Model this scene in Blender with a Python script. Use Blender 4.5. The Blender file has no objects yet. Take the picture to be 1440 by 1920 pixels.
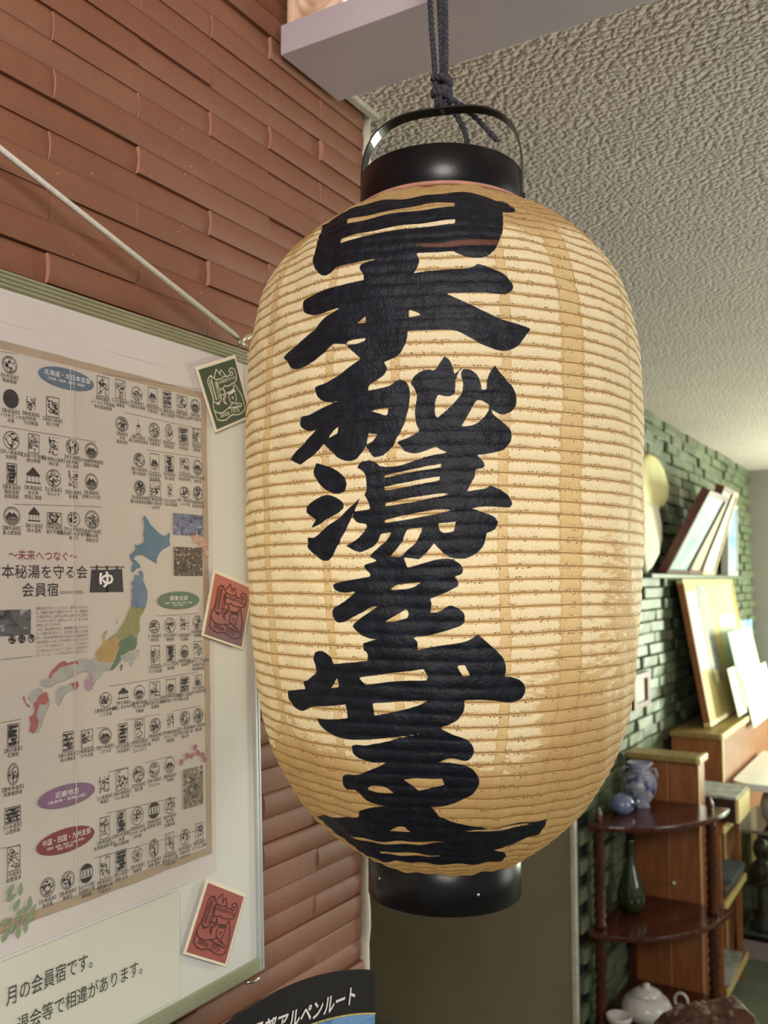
import bpy, bmesh, math, random
import numpy as np
from mathutils import Vector, Matrix

sc = bpy.context.scene
COL = sc.collection
random.seed(11)

# ------------------------------------------------------------------ camera
CAM_F = 1738.0                                  # focal length in pixels of a 1440x1920 frame
PITCH = math.atan(130 / CAM_F)
YAW = math.atan(1040 / CAM_F * math.cos(PITCH))
cam_d = bpy.data.cameras.new('camera')
cam_d.sensor_fit = 'VERTICAL'
cam_d.sensor_height = 36.0
cam_d.lens = CAM_F / 1920 * 36.0
cam_d.clip_start = 0.05
cam_d.dof.use_dof = True
cam_d.dof.focus_distance = 0.86
cam_d.dof.aperture_fstop = 9.0
cam = bpy.data.objects.new('camera', cam_d)
COL.objects.link(cam)
_f = Vector((-math.sin(YAW) * math.cos(PITCH), math.cos(YAW) * math.cos(PITCH), math.sin(PITCH)))
_r = Vector((math.cos(YAW), math.sin(YAW), 0))
_u = _r.cross(_f)
cam.matrix_world = Matrix(((_r.x, _u.x, -_f.x, 0), (_r.y, _u.y, -_f.y, 0), (_r.z, _u.z, -_f.z, 1.6), (0, 0, 0, 1)))
sc.camera = cam

# ------------------------------------------------------------------ world, lights, exposure
sc.view_settings.view_transform = 'Standard'
sc.view_settings.look = 'None'
sc.view_settings.gamma = 1.0
sc.view_settings.use_curve_mapping = False
sc.view_settings.exposure = 0.0
sc.cycles.max_bounces = 6
sc.cycles.diffuse_bounces = 3
sc.cycles.glossy_bounces = 3
sc.cycles.transmission_bounces = 4
sc.cycles.caustics_reflective = False
sc.cycles.caustics_refractive = False
wd = bpy.data.worlds.new('room_ambient')
sc.world = wd
wd.use_nodes = True
wd.node_tree.nodes['Background'].inputs[0].default_value = (0.80, 0.78, 0.72, 1)
wd.node_tree.nodes['Background'].inputs[1].default_value = 0.42


def area(name, loc, target, sx, sy, power, color):
    d = bpy.data.lights.new(name, 'AREA')
    d.shape = 'RECTANGLE'
    d.size = sx
    d.size_y = sy
    d.energy = power
    d.color = color
    o = bpy.data.objects.new(name, d)
    COL.objects.link(o)
    o.location = loc
    o.rotation_euler = (Vector(target) - Vector(loc)).to_track_quat('-Z', 'Y').to_euler()
    return o


# garden window in the far wall of the back room, right of the frame
area('window_daylight', (0.60, 6.40, 1.3), (-0.85, 3.8, 1.25), 1.0, 1.1, 200, (0.91, 1.0, 0.77))
# second window, nearer, right of the entrance hall
area('hall_window_daylight', (1.75, 2.7, 1.5), (-0.5, 1.7, 1.9), 1.0, 1.2, 24, (1.0, 0.985, 0.92))
# broad pendant lamp of the entrance hall, above and behind the camera
area('hall_pendant_lamp', (0.50, -0.75, 2.26), (-0.45, 0.95, 1.85), 0.6, 0.5, 30, (1.0, 0.92, 0.88))

# ------------------------------------------------------------------ helpers
def new_obj(name, me, mat=None, parent=None, loc=None, rot=None):
    o = bpy.data.objects.new(name, me)
    COL.objects.link(o)
    if mat is not None and me is not None and len(me.materials) == 0:
        me.materials.append(mat)
    if parent is not None:
        o.parent = parent
    if loc is not None:
        o.location = loc
    if rot is not None:
        o.rotation_euler = rot
    return o


def tag(o, label=None, cat=None, group=None, kind=None):
    if label:
        o['label'] = label
    if cat:
        o['category'] = cat
    if group:
        o['group'] = group
    if kind:
        o['kind'] = kind
    return o


def empty(name, loc=(0, 0, 0), rotz=0.0):
    o = bpy.data.objects.new(name, None)
    o.empty_display_size = 0.05
    COL.objects.link(o)
    o.location = loc
    o.rotation_euler = (0, 0, rotz)
    return o


def mesh(name, vs, fs, smooth=False):
    me = bpy.data.meshes.new(name)
    me.from_pydata([tuple(v) for v in vs], [], [tuple(f) for f in fs])
    if smooth:
        me.polygons.foreach_set('use_smooth', [True] * len(me.polygons))
    me.update()
    return me


class MB:
    def __init__(self):
        self.v = []
        self.f = []

    def add(self, vs, fs):
        n = len(self.v)
        self.v += [tuple(v) for v in vs]
        self.f += [tuple(i + n for i in f) for f in fs]
        return self

    def box(self, x0, x1, y0, y1, z0, z1):
        return self.add([(x0, y0, z0), (x1, y0, z0), (x1, y1, z0), (x0, y1, z0), (x0, y0, z1), (x1, y0, z1), (x1, y1, z1), (x0, y1, z1)],
                        [(0, 3, 2, 1), (4, 5, 6, 7), (0, 1, 5, 4), (1, 2, 6, 5), (2, 3, 7, 6), (3, 0, 4, 7)])

    def tube(self, pts, r, n=8, caps=True):
        pts = [Vector(p) for p in pts]
        rs = r if isinstance(r, (list, tuple)) else [r] * len(pts)
        up = Vector((0.13, 0.21, 0.97)).normalized()
        rings = []
        for i, p in enumerate(pts):
            t = (pts[min(i + 1, len(pts) - 1)] - pts[max(i - 1, 0)]).normalized()
            a = up - t * up.dot(t)
            if a.length < 1e-4:
                a = t.orthogonal()
            a.normalize()
            up = a
            b = t.cross(a)
            rings.append([p + (a * math.cos(2 * math.pi * k / n) + b * math.sin(2 * math.pi * k / n)) * rs[i] for k in range(n)])
        vs = [q for rg in rings for q in rg]
        fs = []
        for i in range(len(pts) - 1):
            for k in range(n):
                fs.append((i * n + k, i * n + (k + 1) % n, (i + 1) * n + (k + 1) % n, (i + 1) * n + k))
        if caps:
            fs.append(tuple(range(n - 1, -1, -1)))
            fs.append(tuple((len(pts) - 1) * n + k for k in range(n)))
        return self.add(vs, fs)

    def lathe(self, prof, n=32, c=(0, 0, 0)):
        vs = []
        fs = []
        for (r, z) in prof:
            for k in range(n):
                a = 2 * math.pi * k / n
                vs.append((c[0] + r * math.cos(a), c[1] + r * math.sin(a), c[2] + z))
        for i in range(len(prof) - 1):
            for k in range(n):
                fs.append((i * n + k, i * n + (k + 1) % n, (i + 1) * n + (k + 1) % n, (i + 1) * n + k))
        if prof[0][0] > 1e-5:
            fs.append(tuple(range(n - 1, -1, -1)))
        if prof[-1][0] > 1e-5:
            fs.append(tuple((len(prof) - 1) * n + k for k in range(n)))
        return self.add(vs, fs)

    def prism(self, poly, z0, z1):
        n = len(poly)
        return self.add([(x, y, z0) for x, y in poly] + [(x, y, z1) for x, y in poly],
                        [tuple(range(n - 1, -1, -1)), tuple(range(n, 2 * n))] + [(i, (i + 1) % n, n + (i + 1) % n, n + i) for i in range(n)])

    def flat(self, poly, z=0.0):
        n = len(poly)
        return self.add([(x, y, z) for x, y in poly], [tuple(range(n))])

    def stroke(self, pts, w, z=0.0):
        for (a, b), (c, d) in zip(pts[:-1], pts[1:]):
            dx, dy = c - a, d - b
            L = math.hypot(dx, dy)
            if L < 1e-7:
                continue
            ex, ey = dx / L * w * .4, dy / L * w * .4
            nx, ny = -dy / L * w / 2, dx / L * w / 2
            self.add([(a - ex + nx, b - ey + ny, z), (a - ex - nx, b - ey - ny, z), (c + ex - nx, d + ey - ny, z), (c + ex + nx, d + ey + ny, z)], [(0, 1, 2, 3)])
        return self

    def build(self, name, mat, parent=None, smooth=False, bevel=0.0, loc=None, rot=None, tri=False):
        me = mesh(name, self.v, self.f, smooth)
        if bevel > 0 or tri:
            bm = bmesh.new()
            bm.from_mesh(me)
            if bevel > 0:
                bmesh.ops.remove_doubles(bm, verts=bm.verts, dist=1e-6)
                bmesh.ops.bevel(bm, geom=[e for e in bm.edges if len(e.link_faces) == 2 and e.calc_face_angle(0) > 0.6], offset=bevel, segments=2, affect='EDGES', profile=0.6)
            if tri:
                bmesh.ops.triangulate(bm, faces=bm.faces, ngon_method='EAR_CLIP')
            bm.to_mesh(me)
            bm.free()
        return new_obj(name, me, mat, parent, loc, rot)


def BOX(name, mat, x0, x1, y0, y1, z0, z1, parent=None, bevel=0.0):
    return MB().box(x0, x1, y0, y1, z0, z1).build(name, mat, parent, bevel=bevel)


# ------------------------------------------------------------------ materials
def srgb(r, g, b):
    def f(c):
        c /= 255.0
        return c / 12.92 if c <= 0.04045 else ((c + 0.055) / 1.055) ** 2.4
    return (f(r), f(g), f(b), 1.0)


class NT:
    def __init__(self, name):
        self.m = bpy.data.materials.new(name)
        self.m.use_nodes = True
        self.t = self.m.node_tree
        self.t.nodes.clear()
        self.out = self.t.nodes.new('ShaderNodeOutputMaterial')
        self.dim = '3D'

    def n(self, typ, **kw):
        nd = self.t.nodes.new(typ)
        for k, v in kw.items():
            setattr(nd, k, v)
        return nd

    def put(self, sock, v):
        if hasattr(v, 'is_output') or isinstance(v, bpy.types.NodeSocket):
            self.t.links.new(v, sock)
        elif v is not None:
            sock.default_value = v

    def math(self, op, a, b=None, c=None, clamp=False):
        nd = self.n('ShaderNodeMath', operation=op)
        nd.use_clamp = clamp
        self.put(nd.inputs[0], a)
        if b is not None:
            self.put(nd.inputs[1], b)
        if c is not None:
            self.put(nd.inputs[2], c)
        return nd.outputs[0]

    def mix(self, fac, a, b, blend='MIX'):
        nd = self.n('ShaderNodeMix', data_type='RGBA', blend_type=blend)
        self.put(nd.inputs[0], fac)
        self.put(nd.inputs[6], a)
        self.put(nd.inputs[7], b)
        return nd.outputs[2]

    def step(self, x, lo, hi):
        nd = self.n('ShaderNodeMapRange', interpolation_type='SMOOTHSTEP')
        self.put(nd.inputs[0], x)
        nd.inputs[1].default_value = lo
        nd.inputs[2].default_value = hi
        nd.inputs[3].default_value = 0.0
        nd.inputs[4].default_value = 1.0
        return nd.outputs[0]

    def noise(self, scale, detail=3.0, vec=None, rough=0.55):
        nd = self.n('ShaderNodeTexNoise', noise_dimensions=self.dim)
        nd.inputs['Scale'].default_value = scale
        nd.inputs['Detail'].default_value = detail
        nd.inputs['Roughness'].default_value = rough
        if vec is not None:
            self.put(nd.inputs['Vector'], vec)
        return nd.outputs['Fac']

    def attr(self, name):
        return self.n('ShaderNodeAttribute', attribute_name=name).outputs['Fac']

    def coord(self, which='Object', scale=None):
        c = self.n('ShaderNodeTexCoord').outputs[which]
        if scale is None:
            return c
        mp = self.n('ShaderNodeMapping')
        mp.inputs['Scale'].default_value = scale
        self.put(mp.inputs['Vector'], c)
        return mp.outputs[0]

    def bump(self, h, strength=0.3, dist=0.01, normal=None):
        nd = self.n('ShaderNodeBump')
        nd.inputs['Strength'].default_value = strength
        nd.inputs['Distance'].default_value = dist
        self.put(nd.inputs['Height'], h)
        if normal is not None:
            self.put(nd.inputs['Normal'], normal)
        return nd.outputs[0]

    def bsdf(self, col, rough=0.6, metal=0.0, normal=None, spec=0.5, **kw):
        p = self.n('ShaderNodeBsdfPrincipled')
        self.put(p.inputs['Base Color'], col)
        self.put(p.inputs['Roughness'], rough)
        self.put(p.inputs['Metallic'], metal)
        p.inputs['Specular IOR Level'].default_value = spec
        if normal is not None:
            self.put(p.inputs['Normal'], normal)
        for k, v in kw.items():
            self.put(p.inputs[k], v)
        return p

    def done(self, shader):
        self.t.links.new(shader.outputs[0] if hasattr(shader, 'outputs') else shader, self.out.inputs[0])
        return self.m


def plain(name, rgb, rough=0.6, var=0.12, scale=20.0, metal=0.0, spec=0.5, bump=0.0, bscale=150.0, stretch=None, **kw):
    """colour with a little procedural mottling and optional fine relief"""
    t = NT(name)
    c = srgb(*rgb)
    co = t.coord('Object', stretch)
    n = t.noise(scale, 4.0, co)
    dark = tuple(x * (1 - var) for x in c[:3]) + (1,)
    lite = tuple(min(1, x * (1 + var)) for x in c[:3]) + (1,)
    col = t.mix(t.step(n, 0.35, 0.65), dark, lite)
    nm = t.bump(t.noise(bscale, 3.0, co), bump, 0.004) if bump > 0 else None
    return t.done(t.bsdf(col, rough, metal, nm, spec, **kw))


def brick_mat(name, rgb, rgb2, rough, bump, spec=0.4, specks=True, scale=1.0):
    t = NT(name)
    oi = t.n('ShaderNodeObjectInfo').outputs['Random']
    co = t.n('ShaderNodeTexCoord').outputs['Object']
    geo = t.n('ShaderNodeNewGeometry').outputs['Position']
    base = t.mix(oi, srgb(*rgb), srgb(*rgb2))
    n1 = t.noise(14 * scale, 4, geo)
    base = t.mix(t.math('MULTIPLY', t.step(n1, 0.35, 0.75), 0.2), base, t.mix(0.5, base, srgb(176, 124, 92)))
    n2 = t.noise(420 * scale, 2, geo)
    base = t.mix(t.math('MULTIPLY', t.step(n2, 0.45, 0.72), 0.25), base, t.mix(0.6, base, srgb(60, 25, 15)))
    if specks:
        v = t.n('ShaderNodeTexVoronoi')
        v.inputs['Scale'].default_value = 70 * scale
        t.put(v.inputs['Vector'], geo)
        sp = t.math('MULTIPLY', t.math('SUBTRACT', 1.0, t.step(v.outputs['Distance'], 0.03, 0.09)), t.step(t.noise(9, 2, geo), 0.56, 0.64))
        base = t.mix(t.math('MULTIPLY', sp, 0.8), base, srgb(215, 190, 170))
    h = t.math('ADD', t.math('MULTIPLY', n2, 0.35), t.noise(55 * scale, 3, geo))
    return t.done(t.bsdf(base, rough, 0.0, t.bump(h, bump, 0.004), spec))


M_BRICK = brick_mat('terracotta_tile', (126, 79, 58), (131, 88, 67), 0.62, 0.08)
M_BRICK_END = plain('broken_clay', (178, 128, 110), 0.9, 0.1, 60)
M_GBRICK = brick_mat('green_glazed_brick', (74, 88, 66), (102, 116, 88), 0.5, 0.55, 0.5, False, 0.35)
M_MORTAR = plain('dark_mortar', (58, 34, 26), 0.95, 0.2, 40)
M_GMORTAR = plain('black_green_joint', (16, 22, 17), 0.9, 0.2, 30)
M_CAULK = plain('aged_white_caulk', (206, 200, 182), 0.7, 0.1, 30, bump=0.2, bscale=60)
M_BEAM = plain('lavender_grey_paint', (196, 184, 192), 0.55, 0.04, 6, bump=0.05, bscale=90)
M_WALLPAPER = plain('olive_beige_wallpaper', (150, 140, 112), 0.9, 0.04, 5, bump=0.15, bscale=220)
M_GREYWALL = plain('grey_wall_paint', (176, 170, 164), 0.8, 0.04, 3)
M_FLOOR = plain('grey_green_carpet', (112, 122, 100), 0.95, 0.1, 8, bump=0.3, bscale=300)
M_HALLWALL = plain('hall_wall_plaster', (190, 180, 165), 0.9, 0.05, 4)


def ceiling_mat():
    t = NT('rough_plaster_ceiling')
    t.dim = '2D'
    co = t.coord('Object')
    n0 = t.noise(26, 2, co)
    n1 = t.noise(95, 3, co, 0.5)
    n2 = t.noise(240, 2, co)
    vo = t.n('ShaderNodeTexVoronoi', feature='SMOOTH_F1', voronoi_dimensions='2D')
    vo.inputs['Scale'].default_value = 105
    vo.inputs['Smoothness'].default_value = 0.6
    wp = t.n('ShaderNodeVectorMath', operation='ADD')
    t.put(wp.inputs[0], co)
    nz = t.n('ShaderNodeTexNoise', noise_dimensions='2D')
    nz.inputs['Scale'].default_value = 60
    sc_ = t.n('ShaderNodeVectorMath', operation='SCALE')
    t.put(nz.inputs['Vector'], co)
    t.put(sc_.inputs[0], nz.outputs['Color'])
    sc_.inputs['Scale'].default_value = 0.012
    t.put(wp.inputs[1], sc_.outputs[0])
    t.put(vo.inputs['Vector'], wp.outputs[0])
    lump = t.math('SUBTRACT', 1.0, vo.outputs['Distance'])
    h = t.math('ADD', t.math('MULTIPLY', lump, 1.1), t.math('ADD', t.math('MULTIPLY', n2, 0.18), t.math('MULTIPLY', n1, 0.55)))
    col = t.mix(t.noise(6, 3, co), srgb(206, 191, 184), srgb(220, 206, 199))
    return t.done(t.bsdf(col, 0.8, 0.0, t.bump(h, 0.85, 0.0050), 0.25))


M_CEIL = ceiling_mat()
M_LACQ = plain('black_lacquer', (14, 13, 16), 0.30, 0.2, 120, spec=0.3, bump=0.05, bscale=200, stretch=(1, 1, 8))
M_BLACKMETAL = plain('black_painted_steel', (12, 12, 13), 0.18, 0.1, 60, spec=0.7)
M_ROPE = plain('charcoal_navy_cotton', (62, 61, 68), 0.95, 0.35, 260, bump=0.6, bscale=500)
M_CORD = plain('white_braided_cord', (222, 214, 210), 0.7, 0.06, 200, bump=0.2, bscale=700)
M_STEEL = plain('zinc_hook', (190, 188, 170), 0.3, 0.1, 60, metal=0.8)
M_BRASS = plain('pale_brass_wing', (206, 206, 170), 0.35, 0.1, 60, metal=0.5)
M_BOARD = plain('white_board_laminate', (208, 208, 200), 0.35, 0.02, 4)
M_ALU = plain('champagne_aluminium', (176, 178, 150), 0.35, 0.06, 12, metal=0.55)
M_ALU2 = plain('silver_aluminium', (214, 220, 218), 0.25, 0.03, 12, metal=0.6)
M_RUB = plain('dark_red_rubber', (60, 22, 18), 0.7, 0.1, 40)
M_PAPER = plain('poster_paper', (190, 182, 172), 0.75, 0.03, 5, bump=0.05, bscale=60)
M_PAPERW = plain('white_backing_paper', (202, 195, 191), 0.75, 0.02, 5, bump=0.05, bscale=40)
M_NOTE = plain('ivory_note_paper', (202, 202, 186), 0.75, 0.02, 5)
M_INKP = plain('printed_black', (58, 53, 54), 0.75, 0.1, 60)
M_INKG = plain('printed_grey', (120, 110, 104), 0.75, 0.1, 60)
M_INKR = plain('printed_crimson', (146, 72, 76), 0.75, 0.1, 60)
M_INKW = plain('printed_white', (228, 224, 220), 0.75, 0.03, 60)
M_TAN = plain('printed_tan_border', (164, 146, 124), 0.75, 0.06, 30)
def mute(c, k=0.30, g=0.97):
    m = sum(c) / 3
    return tuple(g * (x + (m - x) * k) for x in c)


PRINT = {k: plain('printed_' + k, mute(c), 0.75, 0.07, 90) for k, c in {
    'blue': (86, 122, 150), 'blue2': (98, 126, 160), 'olive': (150, 148, 84), 'green': (98, 128, 92), 'orange': (186, 150, 82),
    'tan': (176, 150, 118), 'grey': (166, 165, 158), 'red': (180, 92, 84), 'purple': (176, 134, 158), 'obl': (88, 110, 134), 'ogr': (98, 126, 90),
    'opu': (134, 92, 128), 'ord': (146, 52, 52), 'noren': (62, 60, 66), 'rod': (160, 96, 78), 'maple': (214, 150, 122), 'plum': (188, 108, 122), 'leaf': (132, 156, 104)}.items()}


def photo_mat(name, a, b, c, scale):
    t = NT(name)
    co = t.coord('Object', (1, 1.6, 1))
    n = t.noise(scale, 5, co, 0.65)
    col = t.mix(t.step(n, 0.36, 0.52), srgb(*a), srgb(*b))
    col = t.mix(t.step(t.noise(scale * 1.7, 4, co), 0.58, 0.66), col, srgb(*c))
    return t.done(t.bsdf(col, 0.6))


M_PHA = photo_mat('printed_dusk_photo', (60, 62, 84), (108, 112, 140), (170, 160, 170), 110)
M_PHB = photo_mat('printed_interior_photo', (46, 34, 30), (84, 66, 56), (190, 176, 160), 150)
M_PHC = photo_mat('printed_mono_photo', (48, 48, 50), (92, 92, 94), (150, 150, 152), 60)
M_PHD = photo_mat('printed_forest_photo', (62, 54, 44), (124, 110, 96), (176, 164, 150), 120)


def wood(name, a, b, rough=0.4, sx=(1, 1, 12), scale=9, spec=0.5):
    t = NT(name)
    co = t.coord('Object', (sx[0] * 6, sx[1] * 6, 12.0 / sx[2]))
    n = t.noise(scale, 5, co, 0.6)
    col = t.mix(t.step(n, 0.3, 0.7), srgb(*a), srgb(*b))
    return t.done(t.bsdf(col, rough, 0.0, t.bump(n, 0.08, 0.003), spec))


M_MAHOG = wood('dark_mahogany', (52, 22, 16), (86, 42, 28), 0.22)
M_OAK = wood('olive_brown_top', (136, 112, 58), (156, 132, 76), 0.45)
M_EDGE = plain('tan_edge_band', (176, 128, 88), 0.5, 0.08, 20)
M_TEAK = wood('orange_brown_veneer', (134, 82, 44), (158, 100, 58), 0.4)
M_PINE = wood('pale_yellow_pine', (206, 182, 112), (222, 202, 138), 0.45)
M_DARKWOOD = wood('dark_drawer_wood', (38, 24, 20), (56, 36, 30), 0.4)
M_BURL = wood('rough_brown_burl', (58, 34, 26), (104, 66, 50), 0.7)
M_BARK = plain('grey_brown_bark', (110, 88, 70), 0.95, 0.45, 60, bump=0.8, bscale=90)
M_CORK = plain('yellow_corkboard', (218, 202, 142), 0.85, 0.12, 160)
M_CREAM = plain('pale_cream_wood', (240, 232, 168), 0.6, 0.06, 10)
M_CREAM2 = plain('ivory_cloth', (238, 234, 206), 0.8, 0.05, 10)
M_BROWN = plain('brown_bark_edge', (112, 66, 40), 0.7, 0.2, 30)
M_WHITEP = plain('white_paper', (226, 230, 212), 0.8, 0.05, 14)
M_GREENP = plain('pale_green_print', (196, 212, 190), 0.8, 0.12, 40)
M_GREYP = plain('grey_photo_print', (158, 160, 152), 0.7, 0.25, 24)
M_BLUEW = photo_mat('blue_white_poster', (84, 136, 190), (150, 186, 216), (226, 234, 240), 7)
M_AQUA = photo_mat('aqua_picture', (120, 164, 160), (166, 196, 188), (206, 214, 208), 9)
M_MAROON = plain('maroon_frame', (96, 52, 46), 0.4, 0.15, 40)
M_BEIGEF = plain('beige_frame', (186, 172, 140), 0.5, 0.1, 30)
M_PORC = photo_mat('blue_white_porcelain', (40, 54, 100), (146, 150, 170), (214, 210, 204), 22)
M_BLUEGL = plain('grey_blue_glaze', (112, 124, 160), 0.15, 0.15, 30, spec=0.7)
M_GREENGL = plain('dark_green_glass', (40, 52, 24), 0.08, 0.2, 20, spec=0.8)
M_WHITEC = plain('white_glazed_ceramic', (206, 202, 196), 0.25, 0.08, 20, spec=0.6)
M_WHITET = plain('white_table_laminate', (232, 236, 228), 0.3, 0.02, 5)
M_STATUE = plain('dark_carved_wood', (38, 32, 28), 0.45, 0.3, 30, bump=0.4, bscale=60)
M_STONE = plain('grey_stone', (128, 134, 132), 0.6, 0.3, 20)
M_PLINTH = plain('pinkish_grey_plinth', (150, 138, 130), 0.7, 0.08, 8)
M_TWIG = plain('dry_twig', (150, 144, 128), 0.8, 0.2, 40)
M_BOOKS = [plain('book_cover_slate', (74, 88, 96), 0.5, 0.15, 20), plain('book_cover_dark', (52, 48, 46), 0.5, 0.2, 20), plain('book_cover_pale', (186, 188, 184), 0.6, 0.1, 20), plain('book_cover_brown', (110, 90, 70), 0.6, 0.15, 20)]
M_BROCH = plain('brochure_black', (34, 32, 32), 0.35, 0.1, 20)
M_BROBLUE = photo_mat('brochure_sky_photo', (70, 120, 176), (110, 156, 200), (196, 214, 226), 22)
M_YLINE = plain('brochure_yellow_line', (200, 190, 110), 0.5, 0.1, 20)
CARDM = {'green': plain('card_dark_green', (62, 72, 46), 0.6, 0.06, 60), 'plum': None, 'red': plain('card_brick_red', (152, 72, 62), 0.6, 0.06, 60)}


def plum_mat():
    t = NT('card_red_to_plum')
    co = t.n('ShaderNodeTexCoord').outputs['Generated']
    sp = t.n('ShaderNodeSeparateXYZ')
    t.put(sp.inputs[0], co)
    col = t.mix(t.step(sp.outputs[1], 0.05, 0.75), srgb(112, 74, 86), srgb(176, 90, 72))
    return t.done(t.bsdf(col, 0.6))


CARDM['plum'] = plum_mat()
M_CARDP = plain('card_cream_margin', (226, 216, 190), 0.7, 0.03, 30)
M_CARDI = plain('card_dark_line', (78, 28, 30), 0.7, 0.1, 60)
M_CARDW = plain('card_cream_line', (214, 206, 184), 0.7, 0.05, 60)
M_GLASSB = None


def glassblock_mat():
    t = NT('peach_glass_block')
    co = t.coord('Object')
    n = t.noise(18, 3, co)
    col = t.mix(t.step(n, 0.35, 0.7), srgb(222, 178, 146), srgb(246, 220, 194))
    return t.done(t.bsdf(col, 0.12, 0.0, t.bump(n, 0.3, 0.01), 0.8, **{'Coat Weight': 0.5}))


M_GLASSB = glassblock_mat()


def glass_mat():
    t = NT('case_glass')
    tr = t.n('ShaderNodeBsdfTransparent')
    tr.inputs[0].default_value = (0.86, 0.93, 0.90, 1)
    gl = t.n('ShaderNodeBsdfGlossy')
    gl.inputs['Roughness'].default_value = 0.03
    mx = t.n('ShaderNodeMixShader')
    mx.inputs[0].default_value = 0.12
    t.t.links.new(tr.outputs[0], mx.inputs[1])
    t.t.links.new(gl.outputs[0], mx.inputs[2])
    return t.done(mx)


M_GLASS = glass_mat()


def lantern_mat():
    t = NT('oiled_lantern_paper')
    t.dim = '2D'
    ink = t.attr('ink')
    fade = t.attr('fade')
    lv = t.attr('lv')
    lu = t.attr('lu')
    ls = t.attr('ls')
    seam = t.attr('seam')
    pres = t.attr('pres')
    cb = t.n('ShaderNodeCombineXYZ')
    t.put(cb.inputs[0], lu)
    t.put(cb.inputs[1], ls)
    v2 = cb.outputs[0]
    st = t.n('ShaderNodeMapping')
    st.inputs['Scale'].default_value = (0.35, 1.0, 1.0)
    t.put(st.inputs['Vector'], v2)
    vs = st.outputs[0]
    nf = t.noise(520, 3, v2)
    nm = t.noise(160, 4, vs, 0.65)
    nl = t.noise(16, 3, v2)
    a = t.math('PINGPONG', lv, 0.5)                       # 0 on a hoop, 0.5 between two hoops
    aj = t.math('ADD', a, t.math('MULTIPLY', t.math('SUBTRACT', nm, 0.5), 0.16))
    line = t.math('SUBTRACT', 1.0, t.step(t.math('ADD', a, t.math('MULTIPLY', t.math('SUBTRACT', nm, 0.5), 0.08)), 0.02, 0.09))
    sj = t.math('ADD', seam, t.math('MULTIPLY', t.math('SUBTRACT', nm, 0.5), 0.006))
    insd = t.step(sj, 0.0068, 0.0085)
    seam_edge = t.math('SUBTRACT', 1.0, t.step(t.math('ABSOLUTE', t.math('SUBTRACT', sj, 0.0070)), 0.0003, 0.0012))
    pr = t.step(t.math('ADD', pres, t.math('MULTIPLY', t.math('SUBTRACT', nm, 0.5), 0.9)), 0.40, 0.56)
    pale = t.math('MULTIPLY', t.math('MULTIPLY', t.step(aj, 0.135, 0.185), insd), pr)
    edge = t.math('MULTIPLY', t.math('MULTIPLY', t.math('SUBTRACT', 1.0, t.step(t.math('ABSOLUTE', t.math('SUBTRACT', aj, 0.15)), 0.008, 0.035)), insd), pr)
    vor = t.n('ShaderNodeTexVoronoi', voronoi_dimensions='2D')
    vor.inputs['Scale'].default_value = 420
    t.put(vor.inputs['Vector'], v2)
    dots = t.math('MULTIPLY', t.math('SUBTRACT', 1.0, t.step(vor.outputs['Distance'], 0.22, 0.36)), t.step(t.noise(75, 4, v2), 0.49, 0.56))
    dots = t.math('MULTIPLY', dots, t.math('ADD', 0.10, t.math('MULTIPLY', 0.90, t.math('SUBTRACT', 1.0, t.step(t.math('ABSOLUTE', t.math('SUBTRACT', a, 0.16)), 0.05, 0.11)))))
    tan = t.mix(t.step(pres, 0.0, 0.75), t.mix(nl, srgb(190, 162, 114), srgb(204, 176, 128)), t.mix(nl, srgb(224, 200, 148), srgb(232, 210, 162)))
    tan = t.mix(t.math('MULTIPLY', t.step(nf, 0.45, 0.7), 0.22), tan, srgb(190, 150, 100))
    palec = t.mix(t.step(nf, 0.4, 0.7), srgb(248, 238, 206), srgb(241, 228, 188))
    col = t.mix(pale, tan, palec)
    col = t.mix(t.math('MULTIPLY', edge, t.math('MULTIPLY', t.step(nf, 0.42, 0.6), 0.6)), col, srgb(150, 98, 48))
    col = t.mix(t.math('MULTIPLY', seam_edge, 0.30), col, srgb(176, 128, 76))
    col = t.mix(t.math('MULTIPLY', line, t.math('ADD', 0.45, t.math('MULTIPLY', nm, 0.7))), col, srgb(120, 76, 36))
    col = t.mix(t.math('MULTIPLY', dots, 0.85), col, srgb(98, 54, 22))
    # brushed ink
    inkm = t.step(t.math('ADD', ink, t.math('MULTIPLY', t.math('SUBTRACT', nm, 0.5), 0.0012)), -0.00035, 0.00035)
    inkc = t.mix(t.step(t.noise(90, 4, v2), 0.4, 0.75), srgb(12, 15, 23), srgb(23, 28, 40))
    fd = t.step(t.math('ADD', fade, t.math('MULTIPLY', t.math('SUBTRACT', nm, 0.5), 0.002)), -0.0005, 0.0008)
    inkc = t.mix(t.math('MULTIPLY', fd, 0.9), inkc, srgb(92, 52, 36))
    col = t.mix(inkm, col, inkc)
    wr = t.noise(85, 5, v2, 0.6)
    h = t.math('ADD', t.math('MULTIPLY', wr, 1.0), t.math('MULTIPLY', nf, 0.25))
    nrm = t.bump(h, 0.5, 0.0035)
    rough = t.math('SUBTRACT', 0.62, t.math('MULTIPLY', inkm, 0.12))
    p = t.bsdf(col, rough, 0.0, nrm, 0.28)
    tr = t.n('ShaderNodeBsdfTranslucent')
    t.put(tr.inputs[0], t.mix(0.2, col, srgb(246, 212, 140)))
    mx = t.n('ShaderNodeMixShader')
    t.put(mx.inputs[0], t.math('MULTIPLY', t.math('SUBTRACT', 1.0, inkm), 0.42))
    t.t.links.new(p.outputs[0], mx.inputs[1])
    t.t.links.new(tr.outputs[0], mx.inputs[2])
    return t.done(mx)


M_LANT = lantern_mat()

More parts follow.
